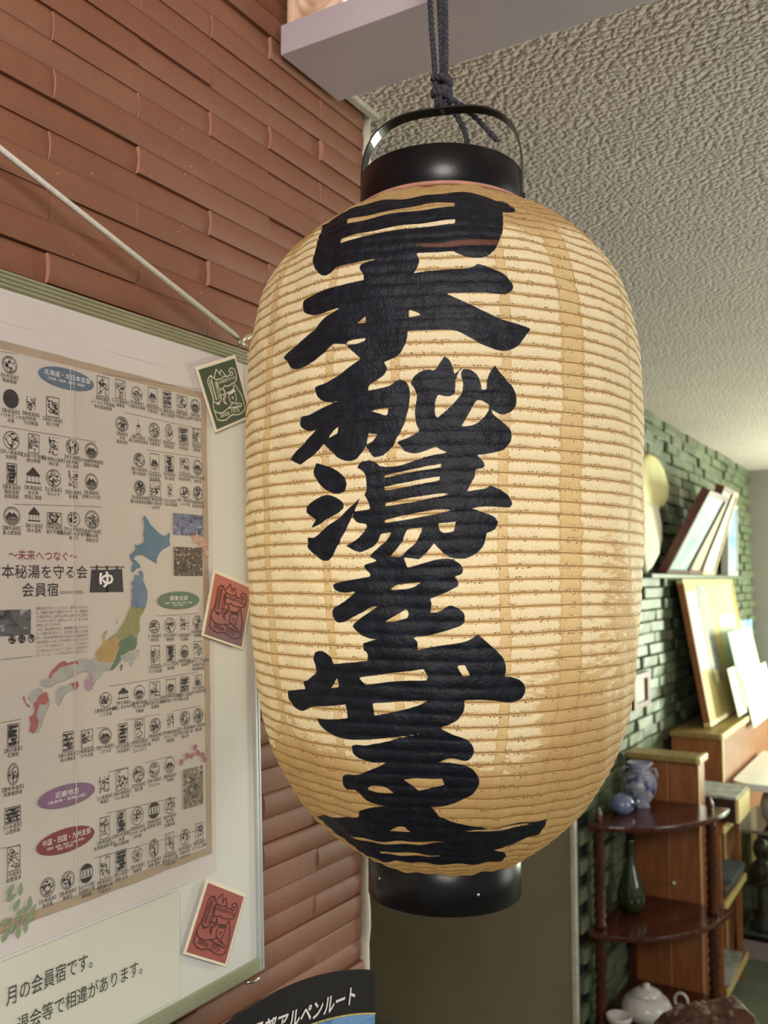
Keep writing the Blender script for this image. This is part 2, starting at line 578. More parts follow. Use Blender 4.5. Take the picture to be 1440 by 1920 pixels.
# ------------------------------------------------------------------ traced shapes, all in the things' own surface coordinates
# lantern: profile (radius, height); lettering outlines as (angle from the front, arc length up the paper)
# board: prints as (u, v) metres on the board face, origin at its top right corner
PROFILE = [(0.0774,1.3265),(0.095,1.337),(0.1127,1.35),(0.132,1.368),(0.1468,1.385),(0.1723,1.43),(0.1898,1.5),(0.1993,1.6),(0.2028,1.7),(0.203,1.78),(0.1986,1.85),(0.185,1.9),(0.1615,1.935),(0.1331,1.96),(0.11,1.975),(0.0865,1.987)]
INK = [[(-0.8115,0.6671),(-0.7661,0.6752),(-0.6409,0.6845),(-0.4042,0.6883),(-0.1936,0.6859),(-0.0324,0.6876),(0.1655,0.6929),(0.255,0.6889),(0.398,0.6769),(0.4279,0.6682),(0.4321,0.6609),(0.3689,0.6545),(0.3348,0.6532),(0.312,0.6365),(0.2915,0.6215),(0.272,0.6138),(0.2559,0.6066),(0.2337,0.5998),(0.1918,0.5937),(0.1491,0.5923),(0.101,0.5947),(0.0668,0.5978),(0.0496,0.5997),(-0.0236,0.5989),(-0.1288,0.5985),(-0.2882,0.5968),(-0.4038,0.5951),(-0.4791,0.5955),(-0.5092,0.5951),(-0.523,0.5909),(-0.5518,0.5881),(-0.582,0.5902),(-0.6115,0.5947),(-0.6489,0.603),(-0.6684,0.609),(-0.6778,0.6221),(-0.7111,0.6385),(-0.7481,0.6553)],[(-0.2884,0.5973),(-0.2654,0.6023),(-0.1148,0.5992),(-0.0974,0.5909),(-0.1083,0.5841),(-0.1234,0.5795),(-0.0185,0.5815),(0.1372,0.584),(0.1536,0.5867),(0.2162,0.583),(0.2709,0.5777),(0.301,0.5715),(0.3089,0.5666),(0.2976,0.5623),(0.2606,0.559),(0.1711,0.56),(0.0117,0.5594),(0.1014,0.5509),(0.2371,0.5384),(0.3842,0.5308),(0.3455,0.5211),(0.3247,0.5154),(0.261,0.5097),(0.1885,0.5125),(0.1141,0.5198),(0.044,0.5267),(-0.1421,0.5271),(-0.1458,0.5201),(-0.157,0.5141),(-0.1758,0.5082),(-0.214,0.504),(-0.2528,0.5018),(-0.3498,0.5071),(-0.3753,0.5115),(-0.4192,0.5196),(-0.4237,0.5205),(-0.4551,0.5216),(-0.4845,0.5221),(-0.5782,0.5104),(-0.6523,0.5058),(-0.7235,0.5077),(-0.7571,0.5146),(-0.7955,0.5206),(-0.7037,0.5275),(-0.6046,0.5371),(-0.5265,0.5475),(-0.4487,0.5545),(-0.509,0.5527),(-0.5891,0.5518),(-0.6516,0.5562),(-0.6786,0.5615),(-0.6807,0.5702),(-0.6139,0.5726),(-0.5216,0.575),(-0.4269,0.576),(-0.3455,0.5766),(-0.3495,0.5814),(-0.3707,0.5881),(-0.3689,0.5925),(-0.3306,0.5949)],[(-0.245,0.5022),(-0.2308,0.4966),(-0.2445,0.4906),(-0.3075,0.4831),(-0.3114,0.4778),(-0.2442,0.4799),(-0.2133,0.4818),(-0.1943,0.4854),(-0.1678,0.4858),(-0.1452,0.4826),(-0.134,0.4756),(-0.1363,0.4651),(-0.1491,0.4531),(-0.1681,0.4427),(-0.1947,0.4339),(-0.1986,0.4309),(-0.2449,0.4223),(-0.288,0.4204),(-0.3039,0.4243),(-0.3238,0.4306),(-0.336,0.4262),(-0.3651,0.4196),(-0.4074,0.4186),(-0.4511,0.4222),(-0.4869,0.4281),(-0.5263,0.4353),(-0.5635,0.4293),(-0.659,0.4191),(-0.7422,0.4254),(-0.6697,0.4344),(-0.5679,0.449),(-0.6144,0.4484),(-0.658,0.4525),(-0.6694,0.4576),(-0.6636,0.4622),(-0.5936,0.463),(-0.5147,0.4675),(-0.4506,0.4717),(-0.4868,0.4709),(-0.534,0.4735),(-0.5692,0.4814),(-0.5727,0.4863),(-0.5162,0.4888),(-0.4345,0.4964),(-0.3539,0.5056),(-0.3501,0.511),(-0.2531,0.5092)],[(0.0102,0.505),(0.0285,0.5014),(0.043,0.496),(0.0501,0.4892),(0.0871,0.4961),(0.0572,0.4854),(0.0533,0.4778),(0.0517,0.4726),(0.0312,0.47),(0.002,0.4707),(-0.0184,0.4719),(-0.0288,0.4644),(-0.029,0.4554),(-0.0203,0.4524),(0.0163,0.4583),(0.053,0.4658),(0.0825,0.4748),(0.0842,0.4824),(0.0757,0.4899),(0.0869,0.4935),(0.1127,0.493),(0.1384,0.4893),(0.1566,0.4826),(0.16,0.4758),(0.1824,0.4759),(0.1827,0.4827),(0.1945,0.4903),(0.2177,0.4974),(0.2399,0.4907),(0.2779,0.4826),(0.3046,0.4745),(0.3079,0.4654),(0.292,0.4593),(0.2533,0.4552),(0.2229,0.4565),(0.2004,0.4604),(0.2077,0.4557),(0.2453,0.4499),(0.276,0.4441),(0.2874,0.4381),(0.2794,0.4321),(0.2524,0.4259),(0.1994,0.4224),(0.1399,0.421),(0.0519,0.4217),(0.0046,0.4244),(-0.0281,0.4282),(-0.0574,0.4256),(-0.1089,0.4228),(-0.1535,0.4246),(-0.1722,0.4292),(-0.1925,0.4324),(-0.1383,0.4365),(-0.0938,0.4415),(-0.1084,0.4483),(-0.1134,0.4589),(-0.1043,0.4709),(-0.1154,0.4778),(-0.1302,0.4817),(-0.1191,0.4869),(-0.0931,0.4913),(-0.0562,0.4933),(-0.0305,0.492),(-0.012,0.4977)],[(-0.5688,0.4194),(-0.5178,0.4162),(-0.4615,0.4114),(-0.4268,0.4056),(-0.4119,0.3988),(-0.4235,0.3929),(-0.4545,0.3908),(-0.4943,0.3929),(-0.5353,0.3981),(-0.5695,0.4053),(-0.5842,0.413)],[(-0.5149,0.3907),(-0.4705,0.3886),(-0.4355,0.3836),(-0.4304,0.3789),(-0.4555,0.3744),(-0.5121,0.3695),(-0.5462,0.3657),(-0.6043,0.362),(-0.572,0.3693),(-0.6259,0.3766),(-0.6275,0.3814),(-0.5795,0.3863)],[(-0.3512,0.387),(-0.3796,0.3759),(-0.3908,0.372),(-0.4024,0.3668),(-0.4259,0.3576),(-0.4579,0.3471),(-0.4828,0.3392),(-0.5081,0.3339),(-0.5417,0.334),(-0.5847,0.3395),(-0.625,0.3458),(-0.6209,0.3549),(-0.5824,0.3544),(-0.5211,0.3621),(-0.4559,0.3698),(-0.3941,0.38)],[(-0.3596,0.4123),(-0.3487,0.4161),(-0.313,0.418),(-0.2851,0.4168),(-0.2577,0.4127),(-0.1839,0.4128),(-0.0925,0.4182),(-0.0155,0.4219),(0.1187,0.4235),(0.1508,0.4186),(0.1702,0.4135),(0.1689,0.4102),(0.1345,0.4088),(0.1311,0.403),(0.1182,0.3978),(0.0988,0.3906),(0.1764,0.3933),(0.1947,0.396),(0.2356,0.3922),(0.2725,0.3871),(0.2893,0.3813),(0.2792,0.3774),(0.1762,0.3778),(0.1114,0.3768),(0.1761,0.3726),(0.2122,0.3694),(0.2287,0.3649),(0.2188,0.3591),(0.1793,0.3558),(0.1728,0.3487),(0.1532,0.3422),(0.1045,0.3357),(0.0723,0.3347),(0.0305,0.3357),(-0.0047,0.3409),(-0.0366,0.3474),(-0.0625,0.3409),(-0.0984,0.3343),(-0.1771,0.3365),(-0.1471,0.3421),(-0.1108,0.3487),(-0.0878,0.3578),(-0.0812,0.361),(-0.1463,0.3594),(-0.1496,0.3579),(-0.1697,0.3488),(-0.2137,0.3385),(-0.2411,0.3357),(-0.2825,0.3341),(-0.3174,0.3372),(-0.2678,0.3452),(-0.2298,0.3516),(-0.2126,0.3574),(-0.2602,0.3556),(-0.2884,0.3465),(-0.3457,0.3412),(-0.3748,0.3418),(-0.4208,0.3463),(-0.3592,0.3533),(-0.3226,0.3624),(-0.3295,0.3644),(-0.3655,0.3659),(-0.391,0.3707),(-0.3833,0.3753),(-0.304,0.3768),(-0.3212,0.3861),(-0.3318,0.3895),(-0.3231,0.3921),(-0.3221,0.402),(-0.331,0.408)],[(-0.2793,0.3329),(-0.3075,0.3317),(-0.3386,0.3299),(-0.3365,0.3273),(-0.3132,0.3229),(-0.3087,0.3203),(-0.3866,0.3177),(-0.475,0.3146),(-0.4915,0.3128),(-0.4763,0.3084),(-0.4343,0.3062),(-0.3782,0.3076),(-0.4145,0.3018),(-0.4516,0.2969),(-0.4899,0.2937),(-0.494,0.2883),(-0.4842,0.283),(-0.4657,0.2809),(-0.4336,0.2819),(-0.402,0.2851),(-0.3414,0.2905),(-0.312,0.2941),(-0.2741,0.2955),(-0.3321,0.2884),(-0.3773,0.2825),(-0.3982,0.2785),(-0.3789,0.2737),(-0.3497,0.2699),(-0.3112,0.2679),(-0.2777,0.2679),(-0.2873,0.2673),(-0.3533,0.2638),(-0.3473,0.2572),(-0.1142,0.2582),(-0.1092,0.2651),(-0.1267,0.2694),(-0.0603,0.2712),(0.0273,0.276),(0.0666,0.279),(0.0862,0.2816),(0.0905,0.2859),(0.084,0.2902),(0.0623,0.2936),(0.0319,0.2962),(0.0102,0.2945),(-0.0159,0.291),(-0.055,0.2903),(-0.0483,0.2945),(-0.0482,0.2979),(-0.0554,0.3015),(-0.0025,0.3056),(0.058,0.3116),(0.0645,0.3134),(0.058,0.3168),(0.0473,0.3201),(0.0753,0.3215),(0.0818,0.3241),(0.0753,0.3288),(0.0582,0.3322),(0.0325,0.3348),(-0.0103,0.3348),(-0.0749,0.3314),(-0.1359,0.328),(-0.1492,0.3276),(-0.1555,0.3323),(-0.1684,0.3367),(-0.307,0.3369)],[(-0.2816,0.2677),(-0.3513,0.2637),(-0.348,0.2593),(-0.3324,0.255),(-0.3337,0.249),(-0.5022,0.2452),(-0.5282,0.2528),(-0.5716,0.2559),(-0.6084,0.2544),(-0.6237,0.2489),(-0.6078,0.2437),(-0.6065,0.2361),(-0.6662,0.2291),(-0.7033,0.2271),(-0.6841,0.2211),(-0.8365,0.2167),(-0.8233,0.2092),(-0.7943,0.2034),(-0.7296,0.2006),(-0.6633,0.205),(-0.4573,0.2104),(-0.4557,0.2051),(-0.4502,0.1985),(-0.6378,0.1955),(-0.6688,0.1994),(-0.6482,0.1966),(-0.5958,0.1865),(-0.5316,0.1814),(-0.4439,0.1797),(-0.3512,0.1806),(-0.2295,0.184),(-0.1148,0.1882),(-0.0354,0.1927),(0.0192,0.1966),(0.0656,0.2019),(0.0882,0.2093),(0.0915,0.2175),(0.1721,0.2178),(0.2349,0.2164),(0.2915,0.2146),(0.3363,0.2158),(0.3638,0.2216),(0.3635,0.2275),(0.3355,0.2336),(0.2945,0.2365),(0.2667,0.2369),(0.2674,0.2471),(0.2527,0.253),(0.2134,0.261),(0.1451,0.2723),(0.1008,0.267),(-0.017,0.2626),(-0.1099,0.2591),(-0.1095,0.2639),(-0.1279,0.2682),(-0.1315,0.2704),(-0.2813,0.2699)],[(-0.0287,0.1943),(0.0324,0.1892),(0.0943,0.1848),(0.1302,0.1787),(0.1366,0.1734),(0.1203,0.1674),(0.0966,0.1656),(0.0329,0.1674),(-0.0268,0.1631),(0.057,0.1625),(0.1218,0.1596),(0.1563,0.1532),(0.1692,0.1451),(0.1538,0.1367),(0.1134,0.1289),(0.0357,0.1226),(-0.0357,0.1195),(-0.1453,0.1177),(-0.3359,0.1177),(-0.4126,0.1209),(-0.4541,0.1273),(-0.4735,0.1314),(-0.5284,0.131),(-0.5444,0.1359),(-0.533,0.1439),(-0.5083,0.1462),(-0.4458,0.1475),(-0.354,0.154),(-0.2697,0.1611),(-0.3405,0.1598),(-0.402,0.1628),(-0.44,0.1676),(-0.4491,0.1737),(-0.4291,0.1756),(-0.3748,0.1752),(-0.2862,0.179),(-0.2022,0.1836),(-0.1141,0.188),(-0.0746,0.1941)],[(-0.3708,0.1154),(-0.2389,0.1188),(-0.0816,0.1205),(-0.0425,0.1131),(-0.0201,0.1073),(0.0656,0.1024),(0.166,0.0969),(0.2705,0.0943),(0.4192,0.0958),(0.5893,0.095),(0.6576,0.0967),(0.6686,0.0862),(0.6579,0.0768),(0.5567,0.0695),(0.4625,0.0624),(0.3593,0.0584),(0.4622,0.0519),(0.5267,0.0417),(0.5079,0.033),(0.3121,0.0324),(0.1534,0.0367),(-0.1355,0.0342),(-0.3561,0.0319),(-0.6401,0.0262),(-0.8389,0.0276),(-0.8703,0.0474),(-0.9978,0.0607),(-1.0032,0.0757),(-1.0101,0.0831),(-0.7489,0.0915),(-0.5823,0.0972),(-0.5065,0.1022),(-0.4978,0.1085),(-0.4276,0.1128)]]
HOLE = [[(-0.5297,0.6481),(-0.5431,0.6559),(-0.4349,0.6585),(-0.2673,0.6612),(-0.1606,0.6632),(0.0723,0.6637),(0.0723,0.6568),(-0.0272,0.6537),(-0.1969,0.6542),(-0.3458,0.6523),(-0.474,0.6495)],[(-0.5062,0.6205),(-0.5133,0.627),(-0.3987,0.6292),(-0.2192,0.632),(-0.0638,0.634),(0.0672,0.6353),(0.0658,0.6299),(-0.0628,0.6293),(-0.2159,0.6277),(-0.3358,0.6266),(-0.4316,0.6218)],[(-0.1391,0.5466),(-0.0822,0.5412),(-0.1388,0.5395)],[(-0.3312,0.5436),(-0.3303,0.538),(-0.3699,0.5387)],[(-0.4193,0.5204),(-0.4021,0.5231),(-0.3305,0.5242),(-0.3302,0.5223),(-0.376,0.5198)],[(-0.3031,0.4608),(-0.2247,0.4626),(-0.2248,0.4568),(-0.2363,0.4554),(-0.2754,0.4586)],[(-0.4504,0.4492),(-0.4503,0.443),(-0.5052,0.4393)],[(-0.3115,0.4418),(-0.2994,0.4409),(-0.2718,0.4403),(-0.2916,0.4348),(-0.3198,0.4313)],[(0.078,0.4448),(0.1411,0.4674),(0.1633,0.4667),(0.193,0.4631),(0.189,0.4586),(0.1628,0.451),(0.1256,0.4461)],[(-0.2424,0.4053),(-0.1446,0.4086),(-0.0061,0.4137),(-0.0043,0.4108),(-0.1121,0.4078),(-0.2424,0.4031)],[(-0.2447,0.3955),(-0.1449,0.3989),(-0.0108,0.403),(-0.0128,0.3998),(-0.1125,0.3961),(-0.2414,0.3922)],[(-0.2398,0.3817),(-0.1453,0.3852),(-0.0067,0.3887),(0.0411,0.3884),(-0.0805,0.3837),(-0.1783,0.3807),(-0.2372,0.379)],[(-0.2425,0.3673),(-0.1458,0.3715),(-0.0486,0.3748),(0.0473,0.3761),(0.0153,0.3738),(-0.1459,0.3676),(-0.2391,0.3649)],[(-0.0188,0.3641),(0.0535,0.3654),(0.0437,0.3576),(0.0085,0.3561),(-0.0106,0.3583)],[(-0.2243,0.309),(-0.1946,0.3129),(-0.1192,0.3146),(-0.0865,0.3155),(-0.1415,0.3101)],[(-0.2571,0.2816),(-0.1561,0.2926),(-0.1474,0.29),(-0.1499,0.2857),(-0.2041,0.2829)],[(-0.3755,0.2346),(-0.0849,0.2432),(-0.0703,0.2378),(-0.0706,0.2342),(-0.1697,0.2331),(-0.3475,0.2289)],[(-0.3192,0.2131),(-0.072,0.2168),(-0.1188,0.2119),(-0.2227,0.206),(-0.3147,0.2026)],[(0.0567,0.2463),(0.0902,0.247),(0.113,0.238),(0.083,0.2373)],[(-0.4898,0.2331),(-0.4842,0.2253),(-0.5261,0.224)],[(-0.1965,0.1455),(-0.1319,0.1478),(-0.0075,0.1477),(0.0023,0.1419),(-0.1278,0.1357)],[(-0.4006,0.1348),(-0.3694,0.138),(-0.2953,0.1372),(-0.2541,0.132),(-0.3375,0.1324)],[(-0.3435,0.086),(-0.2776,0.0929),(-0.2345,0.0937),(-0.2036,0.088)],[(-0.7262,0.067),(-0.6137,0.0697),(-0.4728,0.0689),(-0.339,0.0707),(-0.2183,0.0712),(-0.1015,0.0747),(0.0141,0.0747),(-0.1038,0.071),(-0.223,0.0678),(-0.374,0.0664),(-0.5492,0.0635),(-0.6726,0.0642)],[(-0.5247,0.0488),(-0.3905,0.0503),(-0.2882,0.0522),(-0.2243,0.0505),(-0.0343,0.0541),(-0.0352,0.0509),(-0.23,0.0471),(-0.4016,0.0467),(-0.5219,0.0457)],[(0.0884,0.0923),(0.2616,0.0929),(0.4226,0.0941),(0.5985,0.092),(0.4273,0.0918),(0.2325,0.091)]]
FADE = [[(-0.146,0.6089),(-0.0239,0.6091),(0.0832,0.6105),(0.1702,0.6115),(0.2732,0.6124),(0.2563,0.6075),(0.1533,0.6054),(0.0115,0.6049),(-0.0877,0.606)]]
SEAM = [-0.932,-0.5116,-0.2058,0.2579,0.583,1.0248]
MAP = {'blue':[[(-0.1794,-0.2101),(-0.1763,-0.2125),(-0.1711,-0.2192),(-0.1605,-0.2264),(-0.1519,-0.2307),(-0.1475,-0.2297),(-0.143,-0.2259),(-0.1424,-0.2287),(-0.1435,-0.2343),(-0.142,-0.239),(-0.1476,-0.2423),(-0.1542,-0.2449),(-0.1597,-0.2497),(-0.1629,-0.256),(-0.1619,-0.2598),(-0.1672,-0.2576),(-0.1735,-0.2547),(-0.1818,-0.251),(-0.188,-0.2512),(-0.1931,-0.2528),(-0.1941,-0.2559),(-0.1901,-0.258),(-0.186,-0.2618),(-0.185,-0.264),(-0.1901,-0.2648),(-0.1932,-0.2671),(-0.1962,-0.2694),(-0.1982,-0.2679),(-0.1972,-0.2627),(-0.1952,-0.2596),(-0.1992,-0.256),(-0.2001,-0.2515),(-0.1961,-0.2491),(-0.192,-0.246),(-0.193,-0.2408),(-0.19,-0.2417),(-0.1859,-0.2405),(-0.1807,-0.238),(-0.18,-0.2334),(-0.1816,-0.2297),(-0.1799,-0.2242),(-0.1799,-0.2181),(-0.1815,-0.2136)]],'blue2':[[(-0.1933,-0.2746),(-0.1943,-0.2724),(-0.1912,-0.2716),(-0.1882,-0.2731),(-0.1871,-0.2701),(-0.1881,-0.2678),(-0.185,-0.267),(-0.182,-0.2693),(-0.181,-0.2731),(-0.182,-0.2769),(-0.179,-0.2822),(-0.1759,-0.2883),(-0.1756,-0.2943),(-0.1771,-0.3004),(-0.1792,-0.3056),(-0.1843,-0.306),(-0.1904,-0.3046),(-0.1985,-0.3026),(-0.1985,-0.2985),(-0.1964,-0.2926),(-0.1984,-0.2873),(-0.1963,-0.2836),(-0.1983,-0.2799),(-0.1953,-0.2769)]],'olive':[[(-0.1985,-0.3029),(-0.1884,-0.3051),(-0.1798,-0.3061),(-0.1823,-0.3101),(-0.1864,-0.3137),(-0.1875,-0.3197),(-0.1866,-0.3272),(-0.1907,-0.3344),(-0.1967,-0.3326),(-0.2026,-0.3309),(-0.2066,-0.3351),(-0.2144,-0.3354),(-0.2202,-0.3329),(-0.2296,-0.3353),(-0.2268,-0.3333),(-0.2182,-0.3294),(-0.2124,-0.3231),(-0.2065,-0.3167),(-0.2025,-0.3088)]],'green':[[(-0.2056,-0.3351),(-0.2007,-0.3313),(-0.1957,-0.3334),(-0.1907,-0.3352),(-0.1907,-0.3418),(-0.1938,-0.3468),(-0.2027,-0.3477),(-0.2086,-0.3503),(-0.2135,-0.3514),(-0.2116,-0.3552),(-0.2164,-0.3599),(-0.2222,-0.3645),(-0.2269,-0.3648),(-0.2241,-0.36),(-0.2193,-0.3546),(-0.2173,-0.3483),(-0.2144,-0.3448),(-0.2154,-0.339),(-0.2125,-0.3362)],[(-0.2126,-0.3594),(-0.2097,-0.3611),(-0.2117,-0.366),(-0.2136,-0.3652)]],'orange':[[(-0.2353,-0.3357),(-0.2296,-0.335),(-0.2202,-0.3329),(-0.2144,-0.3357),(-0.215,-0.3397),(-0.2139,-0.3441),(-0.2173,-0.3483),(-0.2193,-0.3546),(-0.226,-0.3577),(-0.2335,-0.3565),(-0.2399,-0.3553),(-0.2436,-0.3515),(-0.2454,-0.3478),(-0.2408,-0.3432),(-0.2362,-0.3392)]],'tan':[[(-0.2296,-0.3253),(-0.2334,-0.3272),(-0.2362,-0.3307),(-0.2352,-0.335),(-0.2324,-0.3337),(-0.233,-0.3308),(-0.23,-0.3278)]],'grey':[[(-0.1938,-0.3483),(-0.1877,-0.3465),(-0.1888,-0.3509),(-0.1939,-0.3564),(-0.1989,-0.3634),(-0.2008,-0.3603),(-0.1988,-0.3546),(-0.2048,-0.3578),(-0.2087,-0.3568),(-0.2116,-0.3523),(-0.2027,-0.3485)],[(-0.265,-0.3514),(-0.2589,-0.3504),(-0.2517,-0.353),(-0.2445,-0.3507),(-0.2408,-0.3552),(-0.226,-0.3577),(-0.2269,-0.3648),(-0.2353,-0.3648),(-0.2372,-0.3689),(-0.2427,-0.3719),(-0.2464,-0.3751),(-0.2518,-0.3816),(-0.2571,-0.3783),(-0.258,-0.3726),(-0.2518,-0.3649),(-0.2589,-0.3629),(-0.2642,-0.3638),(-0.2729,-0.3672),(-0.2831,-0.3697),(-0.2914,-0.3709),(-0.2964,-0.3738),(-0.3045,-0.373),(-0.309,-0.37),(-0.3078,-0.3661),(-0.2997,-0.3662),(-0.2948,-0.3613),(-0.2898,-0.3577),(-0.2797,-0.3557),(-0.2694,-0.3545)],[(-0.2922,-0.3802),(-0.2864,-0.3741),(-0.2797,-0.3747),(-0.2746,-0.3725),(-0.2659,-0.3719),(-0.265,-0.3761),(-0.2694,-0.3805),(-0.2746,-0.3793),(-0.2814,-0.382),(-0.2847,-0.3877),(-0.288,-0.392),(-0.2914,-0.3883),(-0.2897,-0.3838)],[(-0.3188,-0.3762),(-0.3125,-0.3736),(-0.3077,-0.374),(-0.3045,-0.3776),(-0.2996,-0.3794),(-0.298,-0.3889),(-0.3028,-0.3963),(-0.306,-0.4037),(-0.3084,-0.4099),(-0.3123,-0.4133),(-0.3155,-0.409),(-0.314,-0.4014),(-0.3156,-0.3934),(-0.3164,-0.3855),(-0.3219,-0.3811)],[(-0.2172,-0.3149),(-0.2153,-0.3164),(-0.2172,-0.32),(-0.2186,-0.3192)]],'red':[[(-0.2865,-0.3525),(-0.2814,-0.3515),(-0.278,-0.3538),(-0.2694,-0.3524),(-0.2656,-0.3527),(-0.2659,-0.3561),(-0.2711,-0.355),(-0.2797,-0.3564),(-0.2865,-0.3566),(-0.2898,-0.3597),(-0.2948,-0.3626),(-0.2972,-0.3671),(-0.2994,-0.3649),(-0.2964,-0.3598),(-0.2907,-0.3556)],[(-0.2746,-0.3732),(-0.2659,-0.3719),(-0.2647,-0.3755),(-0.2685,-0.3799),(-0.2711,-0.3776),(-0.2728,-0.3754)],[(-0.3109,-0.3816),(-0.3045,-0.3783),(-0.3013,-0.378),(-0.3004,-0.382),(-0.2988,-0.3862),(-0.3028,-0.389),(-0.3085,-0.3884),(-0.3108,-0.3927),(-0.3124,-0.3977),(-0.31,-0.4032),(-0.3108,-0.4083),(-0.3155,-0.4129),(-0.3202,-0.4103),(-0.3186,-0.4047),(-0.3202,-0.398),(-0.3156,-0.396),(-0.314,-0.3923),(-0.3156,-0.3869),(-0.3125,-0.3847)],[(-0.3273,-0.3798),(-0.325,-0.3794),(-0.3242,-0.3847),(-0.3203,-0.3877),(-0.3187,-0.3898),(-0.3219,-0.3888),(-0.325,-0.3846)]],'purple':[[(-0.2518,-0.3649),(-0.2481,-0.3666),(-0.2473,-0.3708),(-0.25,-0.3734),(-0.2464,-0.3758),(-0.2491,-0.3804),(-0.2536,-0.3821),(-0.258,-0.3775),(-0.258,-0.3726),(-0.2535,-0.371)]]}
